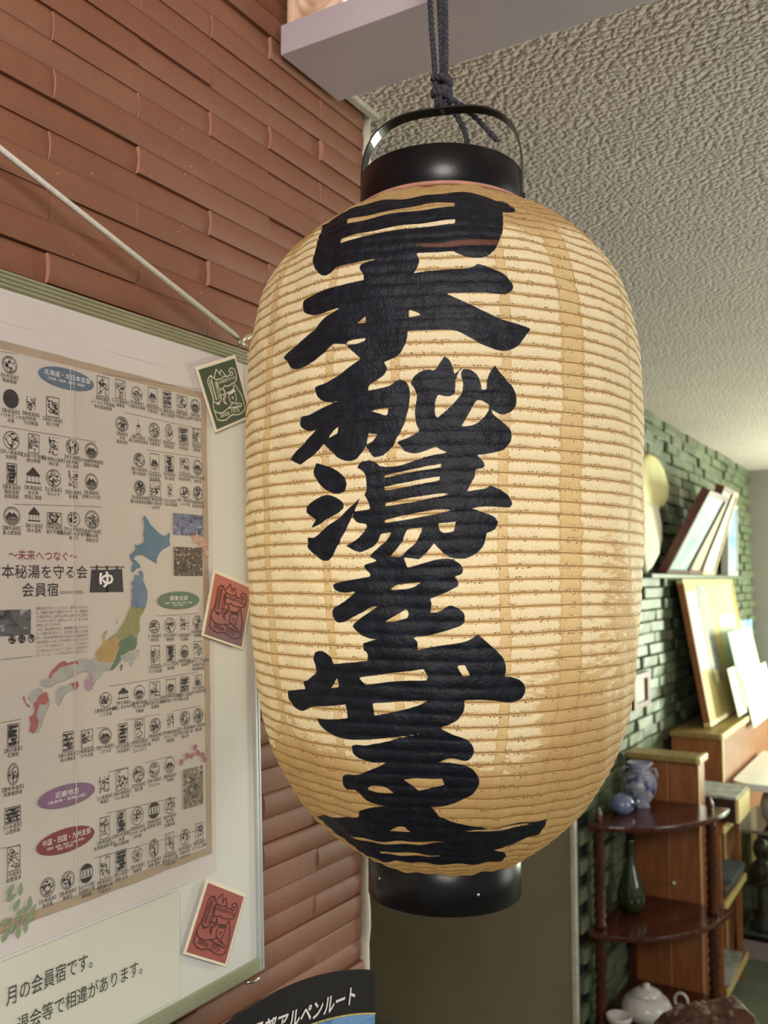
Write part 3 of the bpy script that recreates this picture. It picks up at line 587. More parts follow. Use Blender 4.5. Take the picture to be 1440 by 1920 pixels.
ICONS = [(-0.3427,-0.0848,0.0152,0.0154,'c','【白布温泉】\n東屋旅館'),(-0.3411,-0.1154,0.0163,0.017,'D','【飯坂温泉】\nレトロモダンな宿\n丸屋'),(-0.3197,-0.1162,0.0116,0.014,'t','【姥湯温泉】\n桝形屋\n元河原湯'),(-0.2956,-0.1155,0.0142,0.0186,'r','【湯田川温泉】\n湯どの庵'),(-0.3403,-0.1529,0.0162,0.016,'c','【沢ノ湯温泉】\n仙峡閣'),(-0.3166,-0.1528,0.0116,0.0173,'r','【玉梨八町温泉】\n恵比寿屋'),(-0.2944,-0.1524,0.0122,0.0192,'t','【会津西山温泉】\n滝の湯'),(-0.2725,-0.1505,0.0152,0.0146,'c','【甲子高原】\n【岩瀬湯】\n旧上温泉'),(-0.2493,-0.1511,0.0155,0.0149,'m','【大塩裏磐梯温泉】\n旅館米澤屋'),(-0.3397,-0.1829,0.0101,0.0183,'d','【鷲倉温泉】\n鷲倉温泉\n高原旅館'),(-0.317,-0.1826,0.0155,0.0163,'h','【高湯温泉】\nぬる湯\n旅館二階堂'),(-0.2943,-0.1825,0.0161,0.0158,'c','【土湯温泉】\nゆもとや'),(-0.2714,-0.1817,0.0127,0.0187,'t','【高湯温泉】\n吾妻屋'),(-0.2493,-0.1817,0.0154,0.0157,'m','【高湯温泉】\n旅館ひげの家'),(-0.2345,-0.0849,0.0149,0.0198,'r','【幌内温泉】\nユートピア和楽園\n旬内温泉旅館'),(-0.2116,-0.0835,0.0131,0.0193,'r','【上の湯温泉】\n銀婚湯'),(-0.1887,-0.084,0.0149,0.0141,'c','【丸駒温泉】\n丸駒温泉旅館'),(-0.1663,-0.0829,0.013,0.0182,'m2','【芽登温泉】\n芽登温泉'),(-0.1447,-0.0831,0.0121,0.0195,'d2','【十勝岳温泉】\n湯元 凌雲閣'),(-0.122,-0.0832,0.0154,0.0169,'r','【鹿部温泉】\n大雪高原山荘'),(-0.1006,-0.0827,0.0145,0.0152,'m','【銀泉閣】\n湯元 銀泉荘'),(-0.2096,-0.1189,0.0168,0.0146,'c','【蔦温泉】\n元湯\n猿倉温泉'),(-0.187,-0.1184,0.0112,0.0169,'w','【藤七温泉】\n藤七温泉彩雲荘'),(-0.1641,-0.1189,0.0155,0.0153,'c','【夏油温泉】\n元湯夏油'),(-0.1425,-0.1181,0.0113,0.0175,'o','【国見温泉】\n石塚旅館'),(-0.1202,-0.1182,0.0146,0.0158,'d','【台温泉】\n大沢温泉'),(-0.0989,-0.1167,0.0139,0.0171,'r','【鉛温泉】\n愛隣館'),(-0.186,-0.1532,0.0155,0.014,'c','【鶴の湯温泉】\n鶴の湯温泉'),(-0.1642,-0.154,0.0129,0.0199,'m2','【大湯温泉】\n阿部旅館'),(-0.1421,-0.1525,0.0129,0.0174,'d','【泥湯温泉】\n奥山旅館'),(-0.1188,-0.1519,0.014,0.0158,'r','【大滝温泉】\n杣温泉旅館'),(-0.098,-0.1517,0.0139,0.0171,'m','【後生掛温泉】\n後生掛'),(-0.1855,-0.1822,0.0154,0.0148,'c','【乳頭温泉郷】\n鶴の湯温泉別館'),(-0.1635,-0.1812,0.0155,0.0169,'r','【乳頭温泉郷】\n鶴の湯別館\n山の宿'),(-0.1411,-0.1812,0.0094,0.0163,'t','【水沢温泉】\n元湯 青荷閣'),(-0.1192,-0.1814,0.0153,0.0117,'c','【秋ノ宮温泉】\nふけの湯'),(-0.0979,-0.1806,0.015,0.015,'c','【峩瓏温泉】\n高温泉旅館'),(-0.3392,-0.2204,0.0168,0.0158,'m','【鎌先温泉】\n最上屋旅館'),(-0.3157,-0.2179,0.0127,0.0146,'h','【峩々温泉】\n峩々温泉'),(-0.2932,-0.2201,0.0162,0.0107,'r','【青根温泉】\n湯元不忘閣'),(-0.2709,-0.2194,0.0147,0.0135,'c','【中山平温泉】\n名湯秘湯うなぎ湯の宿\n琢ひで'),(-0.2485,-0.2186,0.0176,0.0173,'c','【東鳴子温泉】\n百年ゆ宿\n旅館大沼'),(-0.166,-0.325,0.0148,0.0132,'c','【八塩温泉】\n神水館'),(-0.1434,-0.3245,0.0164,0.0153,'c','【四万温泉】\n積善館'),(-0.1214,-0.324,0.015,0.018,'t','【湯宿温泉】\n太陽館'),(-0.1018,-0.3229,0.0136,0.0145,'c','【法師温泉】\n長寿館'),(-0.1652,-0.3542,0.0126,0.0191,'r','【沢渡温泉】\nかど半旅館'),(-0.1427,-0.3539,0.0126,0.0167,'d','【たんげ温泉】\n美郷館'),(-0.1218,-0.3534,0.0123,0.0132,'m','【霧積温泉】\n金湯館'),(-0.1009,-0.3528,0.0136,0.0182,'r','【尾瀬かたしな温泉】\n水芭蕉乃湯\n梅田屋旅館'),(-0.2321,-0.3923,0.0156,0.0136,'c','【奥鬼怒温泉郷】\n八丁の湯'),(-0.2093,-0.3887,0.014,0.0121,'h','【甲子温泉】\n湯宿こまゆみの里'),(-0.1879,-0.39,0.015,0.0141,'m','【奥塩原温泉】\nやまの宿\n下藤屋'),(-0.1664,-0.3904,0.0146,0.0181,'r','【奥那須大丸温泉】\n渓雲閣'),(-0.1432,-0.3881,0.0137,0.0147,'m2','【奥塩原新湯温泉】\n上会津屋 やまの宿'),(-0.1223,-0.3882,0.0122,0.0159,'d2','【湯西川温泉】\n大丸屋'),(-0.1006,-0.3854,0.0099,0.0105,'r','【大丸温泉】\n大丸温泉旅館'),(-0.2769,-0.4255,0.0123,0.0177,'d2','【湯の澤鉱泉】\n湯の澤鉱泉'),(-0.255,-0.4262,0.0138,0.0165,'r','【柴原温泉】\nかやの家'),(-0.2326,-0.4268,0.0155,0.0143,'m','【姫の湯温泉】\nこがら荘'),(-0.2099,-0.4274,0.012,0.0189,'d','【赤石温泉】\n赤石温泉'),(-0.1877,-0.4261,0.0133,0.0193,'r','【奈良田温泉】\nこころ和む湯の宿\nさんかそう'),(-0.166,-0.4255,0.0151,0.0143,'c','【増富温泉】\n津金楼'),(-0.1442,-0.4237,0.0105,0.0173,'t','【新穂高温泉】\nかわいい宿\n槍見舘'),(-0.1223,-0.4237,0.0149,0.0149,'c','【湯ヶ島温泉】\n伊豆の里の宿\n観山亭'),(-0.1015,-0.4235,0.0154,0.0151,'c','【湯ヶ野温泉】\n福田家'),(-0.3364,-0.4115,0.0117,0.019,'d','【鹿沢温泉】\n紅葉館'),(-0.3362,-0.4446,0.0112,0.0181,'o','【霊泉寺温泉】\n和泉屋旅館'),(-0.3363,-0.4789,0.0158,0.0133,'d2','【小谷温泉】\n山田旅館'),(-0.335,-0.5157,0.0126,0.0201,'r','【渋温泉】\n岩間温泉'),(-0.2338,-0.4723,0.0149,0.0174,'t','【上湯温泉】\n神湯荘'),(-0.2115,-0.4716,0.0155,0.0194,'r','【湯の峰温泉】\nやど湯の里'),(-0.1895,-0.4701,0.0154,0.0153,'c','【白浜温泉】\n富士屋'),(-0.1678,-0.4697,0.0143,0.0147,'c','【湯川温泉】\nきよもん'),(-0.1458,-0.4687,0.0148,0.016,'m','【龍神温泉】\n下御殿'),(-0.2335,-0.5126,0.0119,0.0198,'r','【奥津温泉】\n名泉鍵湯奥津荘'),(-0.2124,-0.5111,0.0108,0.0193,'d','【湯の峡温泉】\n米屋\n郷の湯旅館'),(-0.1915,-0.5103,0.0163,0.017,'c','【湯抱温泉】\nふれあいの宿\n中村館'),(-0.1687,-0.5096,0.0155,0.0156,'s','【関金温泉】\n温清楼 旅館'),(-0.1463,-0.5095,0.0148,0.0159,'c','【岩井温泉】\n岩井屋\n花屋本館'),(-0.2996,-0.5493,0.0156,0.0159,'c','【古湯温泉】\n岩井屋'),(-0.2773,-0.5493,0.015,0.0155,'c','【筋湯温泉】\n薩摩荘'),(-0.2557,-0.5488,0.0153,0.0167,'s','【はげの湯】\n大朗館の宿\n湯布華'),(-0.2336,-0.5486,0.0119,0.0213,'r','【壁湯温泉】\n奥阿蘇の宿\nやまなみ'),(-0.2131,-0.5477,0.0131,0.0192,'d','【黒川温泉】\n旅館 山河'),(-0.1918,-0.5477,0.0153,0.016,'f','【湯平温泉】\n御客屋'),(-0.1693,-0.5468,0.0128,0.0181,'o','【小浜温泉】\n旅館 國崎'),(-0.1467,-0.5467,0.012,0.0194,'r','【新湯温泉】\n霧島国立公園\nやまの宿'),(-0.1243,-0.5463,0.0145,0.016,'c','【妙見温泉】\n田島本館\nゆのやど'),(-0.1023,-0.5455,0.0116,0.0173,'r','【霧島温泉】\nおりはし旅館')]
RULES = [[(-0.352,-0.0743),(-0.3344,-0.0732)],[(-0.2345,-0.0717),(-0.093,-0.0621)],[(-0.3513,-0.1414),(-0.2437,-0.1416)],[(-0.2053,-0.1063),(-0.0909,-0.1075)],[(-0.1759,-0.1412),(-0.0914,-0.1399)],[(-0.337,-0.2097),(-0.236,-0.2051)],[(-0.1623,-0.3142),(-0.1002,-0.3132)],[(-0.2275,-0.38),(-0.1013,-0.3768)],[(-0.349,-0.3993),(-0.3292,-0.3987)],[(-0.2432,-0.4179),(-0.2299,-0.4188)],[(-0.2071,-0.4149),(-0.1583,-0.4147)],[(-0.1414,-0.414),(-0.0977,-0.4134)],[(-0.3495,-0.3456),(-0.3155,-0.3449)],[(-0.2292,-0.4615),(-0.203,-0.4606)],[(-0.1818,-0.4605),(-0.141,-0.4596)],[(-0.2304,-0.4995),(-0.1361,-0.5031)],[(-0.348,-0.5041),(-0.3285,-0.5064)],[(-0.2475,-0.5374),(-0.1058,-0.5438)]]
OVALS = [(-0.2791,-0.0856,0.033,0.01,'obl','北海道・北日本支部','（北海道・青森県・岩手県・秋田県）'),(-0.13,-0.2985,0.032,0.0094,'ogr','関東支部','（群馬県・茨城県・栃木県・埼玉県・東京都・\n山梨県・静岡県）'),(-0.2782,-0.4738,0.0326,0.01,'opu','近畿地方','（奈良県・和歌山県）'),(-0.2792,-0.5135,0.0328,0.0107,'ord','中国・四国・九州支部','（鳥取県・島根県・徳島県・大分県・熊本県・\n長崎県・鹿児島県）')]
QUADS = {'photo_a':[(-0.1371,-0.2059),(-0.0904,-0.2041),(-0.0901,-0.2278),(-0.1374,-0.2285)],'photo_b':[(-0.1365,-0.2415),(-0.0918,-0.2411),(-0.0923,-0.2723),(-0.1369,-0.2721)],'photo_c':[(-0.3868,-0.3067),(-0.3198,-0.2995),(-0.3179,-0.3233),(-0.3865,-0.3275)],'photo_d':[(-0.1252,-0.4775),(-0.0953,-0.4767),(-0.096,-0.5178),(-0.1266,-0.5173)],'noren':[(-0.2495,-0.267),(-0.2105,-0.2658),(-0.2087,-0.2887),(-0.2517,-0.2887)],'rod':[(-0.2507,-0.2639),(-0.2076,-0.2633),(-0.2076,-0.2644),(-0.2507,-0.2653)],'band_o':[(-0.352,-0.064),(-0.0773,-0.0654),(-0.0844,-0.5722),(-0.3473,-0.5758)],'band_i':[(-0.352,-0.0707),(-0.0873,-0.0733),(-0.0936,-0.5638),(-0.3474,-0.5675)],'sheet':[(-0.3522,-0.0484),(-0.0651,-0.0482),(-0.0719,-0.5985),(-0.3472,-0.5914)],'note':[(-0.3471,-0.5992),(-0.1318,-0.5973),(-0.1363,-0.6992),(-0.3463,-0.6856)]}
TXT_AT = {'sub':(-0.3059,-0.2576,0.0069),'t1':(-0.3033,-0.2738,0.0106),'t2':(-0.3086,-0.2899,0.0109),'date':(-0.2735,-0.2899,0.0032),'yu':(-0.2312,-0.2834,0.0143),'n1':(-0.3423,-0.6296,0.015),'n1e':(-0.2499,-0.6318,0.0099),'n2':(-0.3312,-0.6533,0.0151),'n2e':(-0.1872,-0.6566,0.0105),'par0':(-0.3129,-0.3038,0.0027),'par0e':(-0.2535,-0.3029,0.0028),'par11':(-0.3123,-0.3455,0.0026)}
CARD = {'green':[(-0.0968,-0.041),(-0.0335,-0.0145),(-0.0074,-0.079),(-0.067,-0.1046)],'plum':[(-0.0729,-0.2692),(-0.0094,-0.2869),(-0.0291,-0.354),(-0.0923,-0.3361)],'red':[(-0.0912,-0.6016),(-0.0322,-0.6329),(-0.0654,-0.6939),(-0.1254,-0.6619)]}
ART = [[(0.125,0.78),(0.159,0.823),(0.216,0.841),(0.29,0.818),(0.341,0.772),(0.358,0.68),(0.369,0.573),(0.356,0.454),(0.316,0.41),(0.234,0.399),(0.154,0.417),(0.126,0.462),(0.133,0.551),(0.134,0.676),(0.125,0.78)],[(0.329,0.81),(0.43,0.928),(0.51,0.811)],[(0.5,0.842),(0.549,0.891),(0.643,0.769)],[(0.778,0.794),(0.806,0.811),(0.839,0.797),(0.844,0.767),(0.802,0.749),(0.747,0.771),(0.687,0.753),(0.638,0.759),(0.57,0.777),(0.507,0.752),(0.435,0.76),(0.349,0.763),(0.342,0.735),(0.321,0.68),(0.347,0.63),(0.402,0.588),(0.47,0.596),(0.536,0.627),(0.588,0.601),(0.681,0.604),(0.742,0.621),(0.809,0.622),(0.88,0.646),(0.912,0.7),(0.92,0.774),(0.906,0.829),(0.857,0.864),(0.793,0.866),(0.75,0.83),(0.76,0.798)],[(0.475,0.58),(0.502,0.528),(0.499,0.468),(0.425,0.423),(0.413,0.372),(0.451,0.328)],[(0.468,0.566),(0.477,0.504),(0.43,0.46),(0.383,0.417),(0.384,0.379),(0.413,0.345)],[(0.344,0.495),(0.423,0.5),(0.462,0.499)],[(0.539,0.497),(0.62,0.502),(0.72,0.519),(0.78,0.56),(0.753,0.588)],[(0.591,0.47),(0.553,0.417),(0.562,0.353),(0.596,0.313)],[(0.754,0.449),(0.752,0.372),(0.719,0.316),(0.739,0.272),(0.838,0.248),(0.856,0.212),(0.774,0.199)],[(0.811,0.599),(0.843,0.523),(0.887,0.443),(0.922,0.341),(0.92,0.245),(0.924,0.147),(0.84,0.102),(0.695,0.089),(0.521,0.125),(0.423,0.117),(0.316,0.088),(0.193,0.104),(0.085,0.148),(0.079,0.212),(0.075,0.306),(0.087,0.395),(0.12,0.448)],[(0.075,0.306),(0.137,0.252),(0.225,0.223),(0.331,0.228),(0.449,0.254),(0.575,0.239),(0.703,0.224),(0.784,0.221)],[(0.449,0.254),(0.586,0.292),(0.639,0.319),(0.687,0.276),(0.776,0.263)],[(0.633,0.391),(0.667,0.407),(0.663,0.368)]]
BLOB = [[(0.195,0.859),(0.282,0.863),(0.278,0.832),(0.195,0.834)],[(0.181,0.396),(0.275,0.393),(0.269,0.367),(0.196,0.373)],[(0.556,0.493),(0.62,0.502),(0.711,0.513),(0.76,0.518),(0.788,0.477),(0.723,0.468),(0.637,0.456),(0.586,0.46)]]
TICK = [[(0.168,0.793),(0.197,0.765)],[(0.344,0.727),(0.298,0.722)],[(0.164,0.756),(0.193,0.729)],[(0.342,0.695),(0.296,0.69)],[(0.159,0.719),(0.189,0.692)],[(0.34,0.662),(0.294,0.657)],[(0.155,0.681),(0.185,0.655)],[(0.338,0.63),(0.292,0.625)],[(0.151,0.644),(0.181,0.618)],[(0.336,0.597),(0.29,0.592)],[(0.146,0.606),(0.177,0.581)],[(0.334,0.564),(0.287,0.559)],[(0.142,0.568),(0.173,0.544)],[(0.332,0.531),(0.285,0.526)],[(0.137,0.53),(0.169,0.507)],[(0.33,0.498),(0.283,0.493)],[(0.133,0.492),(0.165,0.469)],[(0.328,0.464),(0.281,0.46)]]
DASH = [[(0.235,0.793),(0.235,0.757)],[(0.232,0.745),(0.232,0.708)],[(0.229,0.696),(0.229,0.659)],[(0.226,0.647),(0.226,0.61)],[(0.223,0.598),(0.223,0.56)],[(0.22,0.548),(0.22,0.51)],[(0.217,0.498),(0.217,0.46)]]
CARD_TXT = {'cloud':[(0.358,0.68),(0.857,0.681)],'since':[(0.185,0.154),(0.784,0.132)]}
MAPLE = (-0.1017,-0.2311)
PLUM = [(-0.1287,-0.4683),(-0.1202,-0.4629),(-0.1131,-0.4641),(-0.103,-0.4627),(-0.0957,-0.4658),(-0.1072,-0.4562),(-0.0928,-0.4712)]
LEAVES = [(-0.3385,-0.5409),(-0.3283,-0.543),(-0.3376,-0.5473),(-0.3319,-0.555),(-0.3187,-0.5565),(-0.3234,-0.5614),(-0.3158,-0.5644),(-0.33,-0.5648),(-0.3429,-0.5655),(-0.3364,-0.5728),(-0.3233,-0.5753),(-0.3186,-0.5705),(-0.3437,-0.5766),(-0.3308,-0.5776)]
CREASE = [(-0.2753,-0.0478),(-0.2667,-0.4319)]
BOARD_O = [-0.712,0.8729,1.878]
BOARD_V = [-0.0354,0,0.9994]
BOARD_N = [0.9994,0,0.0354]
BOARD_H = 0.7233
TB = {'sub':(-0.3422,-0.2667,-0.2592,-0.25),'t1':(-0.3612,-0.2544,-0.2754,-0.2633),'t2':(-0.3281,-0.2888,-0.2919,-0.2794),'date':(-0.2873,-0.2592,-0.2905,-0.2867),'yu':(-0.2401,-0.222,-0.2843,-0.2687),'n1':(-0.3424,-0.2499,-0.6349,-0.6192),'n2':(-0.3312,-0.1872,-0.6617,-0.6471)}

# ================================================================== THE SETTING
WX = -0.745          # face of the brick wall
ROW = 0.03147
Z0 = 2.1475
WALL_END = 1.197
wall = MB().box(WX - 0.12, WX - 0.0135, -0.9, WALL_END - 0.004, 0, 2.72).build('wall_left', M_MORTAR)
tag(wall, 'wall of long convex terracotta tiles laid in running bond', kind='structure')


def tile_mesh(name, L, h, bulge, n=8, depth=0.016):
    sec = [(-depth, -h / 2), (0.0, -h / 2)]
    for i in range(1, n):
        z = -h / 2 + h * i / n
        sec.append((bulge * (1 - (2 * z / h) ** 2), z))
    sec += [(0.0, h / 2), (-depth, h / 2)]
    m = len(sec)
    vs = [(x, -L / 2, z) for x, z in sec] + [(x, L / 2, z) for x, z in sec]
    vs = vs + vs
    fs = [(i, i + 1, m + i + 1, m + i) for i in range(m - 1)]
    fs = [tuple(reversed(f)) for f in fs]
    caps = [tuple(range(2 * m, 3 * m)), tuple(range(4 * m - 1, 3 * m - 1, -1))]
    me = mesh(name, vs, fs + caps)
    me.materials.append(M_BRICK)
    me.materials.append(M_BRICK_END)
    for p in me.polygons[-2:]:
        p.material_index = 1
    for p in me.polygons[1:-2]:
        p.use_smooth = (1 < p.index < m - 2)
    return me


TILES = [[tile_mesh('brick', L, ROW - 0.0009, b) for b in (0.0034, 0.0020, 0.0008)] for L in (0.2352, 0.1165)]
rb = random.Random(5)
for k in range(-12, 42):
    zc = Z0 - ROW * (k + 0.5)
    if zc > 2.70:
        continue
    y = 0.7185 - 0.2365 * 3 if k % 2 == 0 else 0.6015 - 0.2365 * 2
    while y < WALL_END - 0.05:
        full = y + 0.2365 <= WALL_END + 0.01
        L = 0.2365 if full else 0.1185
        if not (2.27 < zc < 2.36 and y + L / 2 > 0.98 and y + L / 2 < 1.09 and False):
            me = TILES[0 if full else 1][rb.choice((0, 0, 1, 1, 2))]
            b = new_obj('brick', me, None, wall, (WX - 0.0075 + rb.choice((0, 0.0008, 0.002, 0.0034, 0.005)), y + L / 2, zc))
            b.rotation_euler = (math.radians(rb.uniform(-0.12, 0.12)), math.radians(rb.uniform(-0.9, 0.9)), math.radians(rb.uniform(-0.45, 0.45)))
        y += L

# white corner bead at the end of the tiles
bead = []
for i in range(60):
    z = 0.8 + i * (2.36 - 0.8) / 59
    bead.append((WX - 0.006 + 0.0012 * math.sin(i * 1.7), WALL_END + 0.004 + 0.0010 * math.sin(i * 2.3 + 1), z))
cb_ = MB().tube(bead, [0.0085 + 0.0012 * math.sin(i * 1.3) for i in range(60)], 10).build('trim_1', M_CAULK, smooth=True)
tag(cb_, 'white caulked corner bead closing the end of the terracotta tiles', kind='structure')

# beam across the opening, tiles to the right of it
beam = MB().box(WX + 0.006, 2.2, 0.9642, 1.1058, 2.311, 2.3535).build('trim_2', M_BEAM, bevel=0.0018)
tag(beam, 'pale lavender painted beam over the opening', kind='structure')
gap_strip = MB().box(WX + 0.006, WX + 0.018, 1.108, 1.205, 2.324, 2.333).build('trim_3', M_CAULK, bevel=0.001)
tag(gap_strip, 'thin cream ceiling strip between beam and corner', kind='structure')

# glass blocks standing on the beam
def glass_block(x0, name='glass_block'):
    e = empty(name, (x0, 0.985, 2.3535))
    S, N = 0.19, 84
    vs, fs = [], []
    for j in range(N + 1):
        for i in range(N + 1):
            x = S * i / N
            z = S * j / N
            r = min(math.hypot(x - a_, z - b_) for a_ in (.0475, .1425) for b_ in (.0475, .1425))
            edge = min(x, z, S - x, S - z)
            d = 0.0024 * math.cos(r * 2 * math.pi / 0.0165) * (1 if edge > 0.012 else 0) + (0.006 if edge < 0.006 else 0.0)
            vs.append((x, -d, z))
    for j in range(N):
        for i in range(N):
            a = j * (N + 1) + i
            fs.append((a, a + 1, a + N + 2, a + N + 1))
    new_obj('face', mesh('face', vs, fs, True), M_GLASSB, e)
    BOX('body', M_GLASSB, 0, S, 0.004, 0.08, 0, S, e)
    return e


gb = glass_block(WX + 0.006)
tag(gb, 'peach glass block with ring relief, touching the terracotta wall above the beam', 'glass block', 'glass blocks on the beam')
gb2 = glass_block(WX + 0.206)
tag(gb2, 'second peach glass block on the beam, right of the one touching the tiles', 'glass block', 'glass blocks on the beam')
jt = BOX('trim_4', M_BRICK_END, WX + 0.1965, WX + 0.2055, 0.99, 1.06, 2.3535, 2.5435)
tag(jt, 'mortar joint between the glass blocks', kind='structure')

tw = MB().box(WX + 0.396, 2.2, 0.992, 1.06, 2.3536, 2.5435).box(WX, 2.2, 0.992, 1.06, 2.5436, 2.72).build('wall_transom', M_HALLWALL)
tag(tw, 'plain plaster strip above the beam', kind='structure')
cw = MB().box(-2.25, -2.2, -0.9, 3.12, 0, 2.335).build('wall_corridor', M_WALLPAPER)
tag(cw, 'papered wall at the end of the side corridor', kind='structure')

# ceiling behind the beam, with real relief near the camera
def ceiling():
    x0, x1, y0, y1 = -2.2, 2.6, 1.10, 6.6
    vs, fs = [], []
    me = mesh('ceiling', [(x0, y0, 2.335), (x1, y0, 2.335), (x1, y1, 2.335), (x0, y1, 2.335)], [(3, 2, 1, 0)])
    return new_obj('ceiling', me, M_CEIL)


tag(ceiling(), 'rough plaster ceiling of the far room', kind='structure')
hall = mesh('ceiling_hall', [(-0.9, -1.2, 2.72), (2.4, -1.2, 2.72), (2.4, 1.0, 2.72), (-0.9, 1.0, 2.72)], [(3, 2, 1, 0)])
tag(new_obj('ceiling_hall', hall, M_HALLWALL), 'plain ceiling of the entrance hall', kind='structure')
fl = MB().box(-2.2, 2.8, -1.2, 6.6, -0.06, 0).build('floor', M_FLOOR)
tag(fl, 'grey-green carpeted floor', kind='structure')

# beige wall beyond the opening and green brick wall
bw = MB().box(-2.2, -1.075, 3.02, 3.12, 0, 2.335).build('wall_back_left', M_WALLPAPER)
tag(bw, 'olive beige papered wall facing the opening', kind='structure')
tr_ = MB().box(-1.078, -1.062, 3.005, 3.03, 0, 2.335).build('trim_5', M_CAULK, bevel=0.002)
tag(tr_, 'pale corner trim between papered wall and green bricks', kind='structure')
gw = MB().box(-1.2, -1.072, 3.03, 6.5, 0, 2.335).build('wall_green', M_GMORTAR)
tag(gw, 'dark green glazed brick wall with open joints', kind='structure')
fw = MB().box(-1.2, 2.6, 6.5, 6.6, 0, 2.335).build('wall_far', M_GREYWALL)
tag(fw, 'plain grey far wall', kind='structure')

rg = random.Random(9)
GROW, GL = 0.0475, 0.225
gmeshes = []
for v in range(4):
    rr = random.Random(v)
    def q(s):
        return rr.uniform(-s, s)
    H, Ln = (GROW - 0.003) / 2, (GL - 0.012) / 2
    mb = MB()
    vs = []
    for x, s in ((-0.012, 0.0), (0.010, 0.004), (0.014, 0.003)):
        k = 1.0 if x < 0.012 else 0.93
        for (yy, zz) in ((-Ln, -H), (0, -H), (Ln, -H), (Ln, H), (0, H), (-Ln, H)):
            vs.append((x + q(s), yy * k + q(s) * .6, zz * (1 if x < 0.012 else 0.85) + q(s) * .3))
    fs = [tuple((i, (i + 1) % 6, 6 + (i + 1) % 6, 6 + i)) for i in range(6)] + [tuple((6 + i, 6 + (i + 1) % 6, 12 + (i + 1) % 6, 12 + i)) for i in range(6)]
    fs += [(12, 13, 16, 17), (13, 14, 15, 16)]
    mb.add(vs, fs)
    me = mesh('brick', mb.v, mb.f)
    me.materials.append(M_GBRICK)
    gmeshes.append(me)
slots = []
for k in range(48):
    zc = 2.335 - GROW * (k + 0.5)
    y = 3.04 + (0 if k % 2 else -GL / 2)
    while y < 6.5:
        yc = y + GL / 2
        if 3.05 < yc and yc + GL / 2 < 6.53:
            d = -(-1.054) * math.sin(YAW) + yc * math.cos(YAW)
            px = 720 + CAM_F * ((-1.054) * math.cos(YAW) + yc * math.sin(YAW)) / d
            vis = 1 if (zc > 0.85 and yc > 3.5) else 0
            slots.append((vis, d, yc, zc, rg.uniform(-0.008, 0.012), rg.randrange(4), rg.uniform(-1.5, 1.5)))
        y += GL
near = sorted([s for s in slots if s[0]], key=lambda s: s[1])[:300]
nearset = set(near)
rest = MB()
for s in slots:
    vis, d, yc, zc, dx, vi, rz = s
    if s in nearset:
        new_obj('brick', gmeshes[vi], None, gw, (-1.066 + dx, yc, zc), (0, math.radians(rz), math.radians(rz * 0.8)))
    else:
        rest.add([(v.co.x - 1.066 + dx, v.co.y + yc, v.co.z + zc) for v in gmeshes[vi].vertices], [tuple(p.vertices) for p in gmeshes[vi].polygons])
ro = rest.build('brick_course', M_GBRICK, gw)
ro['kind'] = 'stuff'

# ================================================================== THE LANTERN
AX, AY = -0.4437, 0.8637
FRONT = math.atan2(-AY, -AX)


def crspline(P, n=24):
    P = [np.array(p, float) for p in P]
    out = []
    Q = [2 * P[0] - P[1]] + P + [2 * P[-1] - P[-2]]
    for i in range(1, len(Q) - 2):
        p0, p1, p2, p3 = Q[i - 1:i + 3]
        t = [0.0]
        for a, b in ((p0, p1), (p1, p2), (p2, p3)):
            t.append(t[-1] + np.linalg.norm(b - a) ** .5)
        for k in range(n):
            s = t[1] + (t[2] - t[1]) * k / n
            A1 = (t[1] - s) / (t[1] - t[0]) * p0 + (s - t[0]) / (t[1] - t[0]) * p1
            A2 = (t[2] - s) / (t[2] - t[1]) * p1 + (s - t[1]) / (t[2] - t[1]) * p2
            A3 = (t[3] - s) / (t[3] - t[2]) * p2 + (s - t[2]) / (t[3] - t[2]) * p3
            B1 = (t[2] - s) / (t[2] - t[0]) * A1 + (s - t[0]) / (t[2] - t[0]) * A2
            B2 = (t[3] - s) / (t[3] - t[1]) * A2 + (s - t[1]) / (t[3] - t[1]) * A3
            out.append((t[2] - s) / (t[2] - t[1]) * B1 + (s - t[1]) / (t[2] - t[1]) * B2)
    out.append(P[-1])
    return np.array(out)


def poly_sd(px, py, poly):
    """signed distance (positive inside) of points to a closed polygon"""
    P = np.array(poly)
    Q = np.roll(P, -1, axis=0)
    d2 = np.full(px.shape, 1e9)
    inside = np.zeros(px.shape, bool)
    for (ax, ay), (bx, by) in zip(P, Q):
        ex, ey = bx - ax, by - ay
        L = ex * ex + ey * ey + 1e-15
        t = np.clip(((px - ax) * ex + (py - ay) * ey) / L, 0, 1)
        d2 = np.minimum(d2, (px - ax - t * ex) ** 2 + (py - ay - t * ey) ** 2)
        if abs(ey) > 1e-12:
            c = ((ay > py) != (by > py)) & (px < (py - ay) * ex / ey + ax)
            inside ^= c
    return np.where(inside, 1, -1) * np.sqrt(d2)


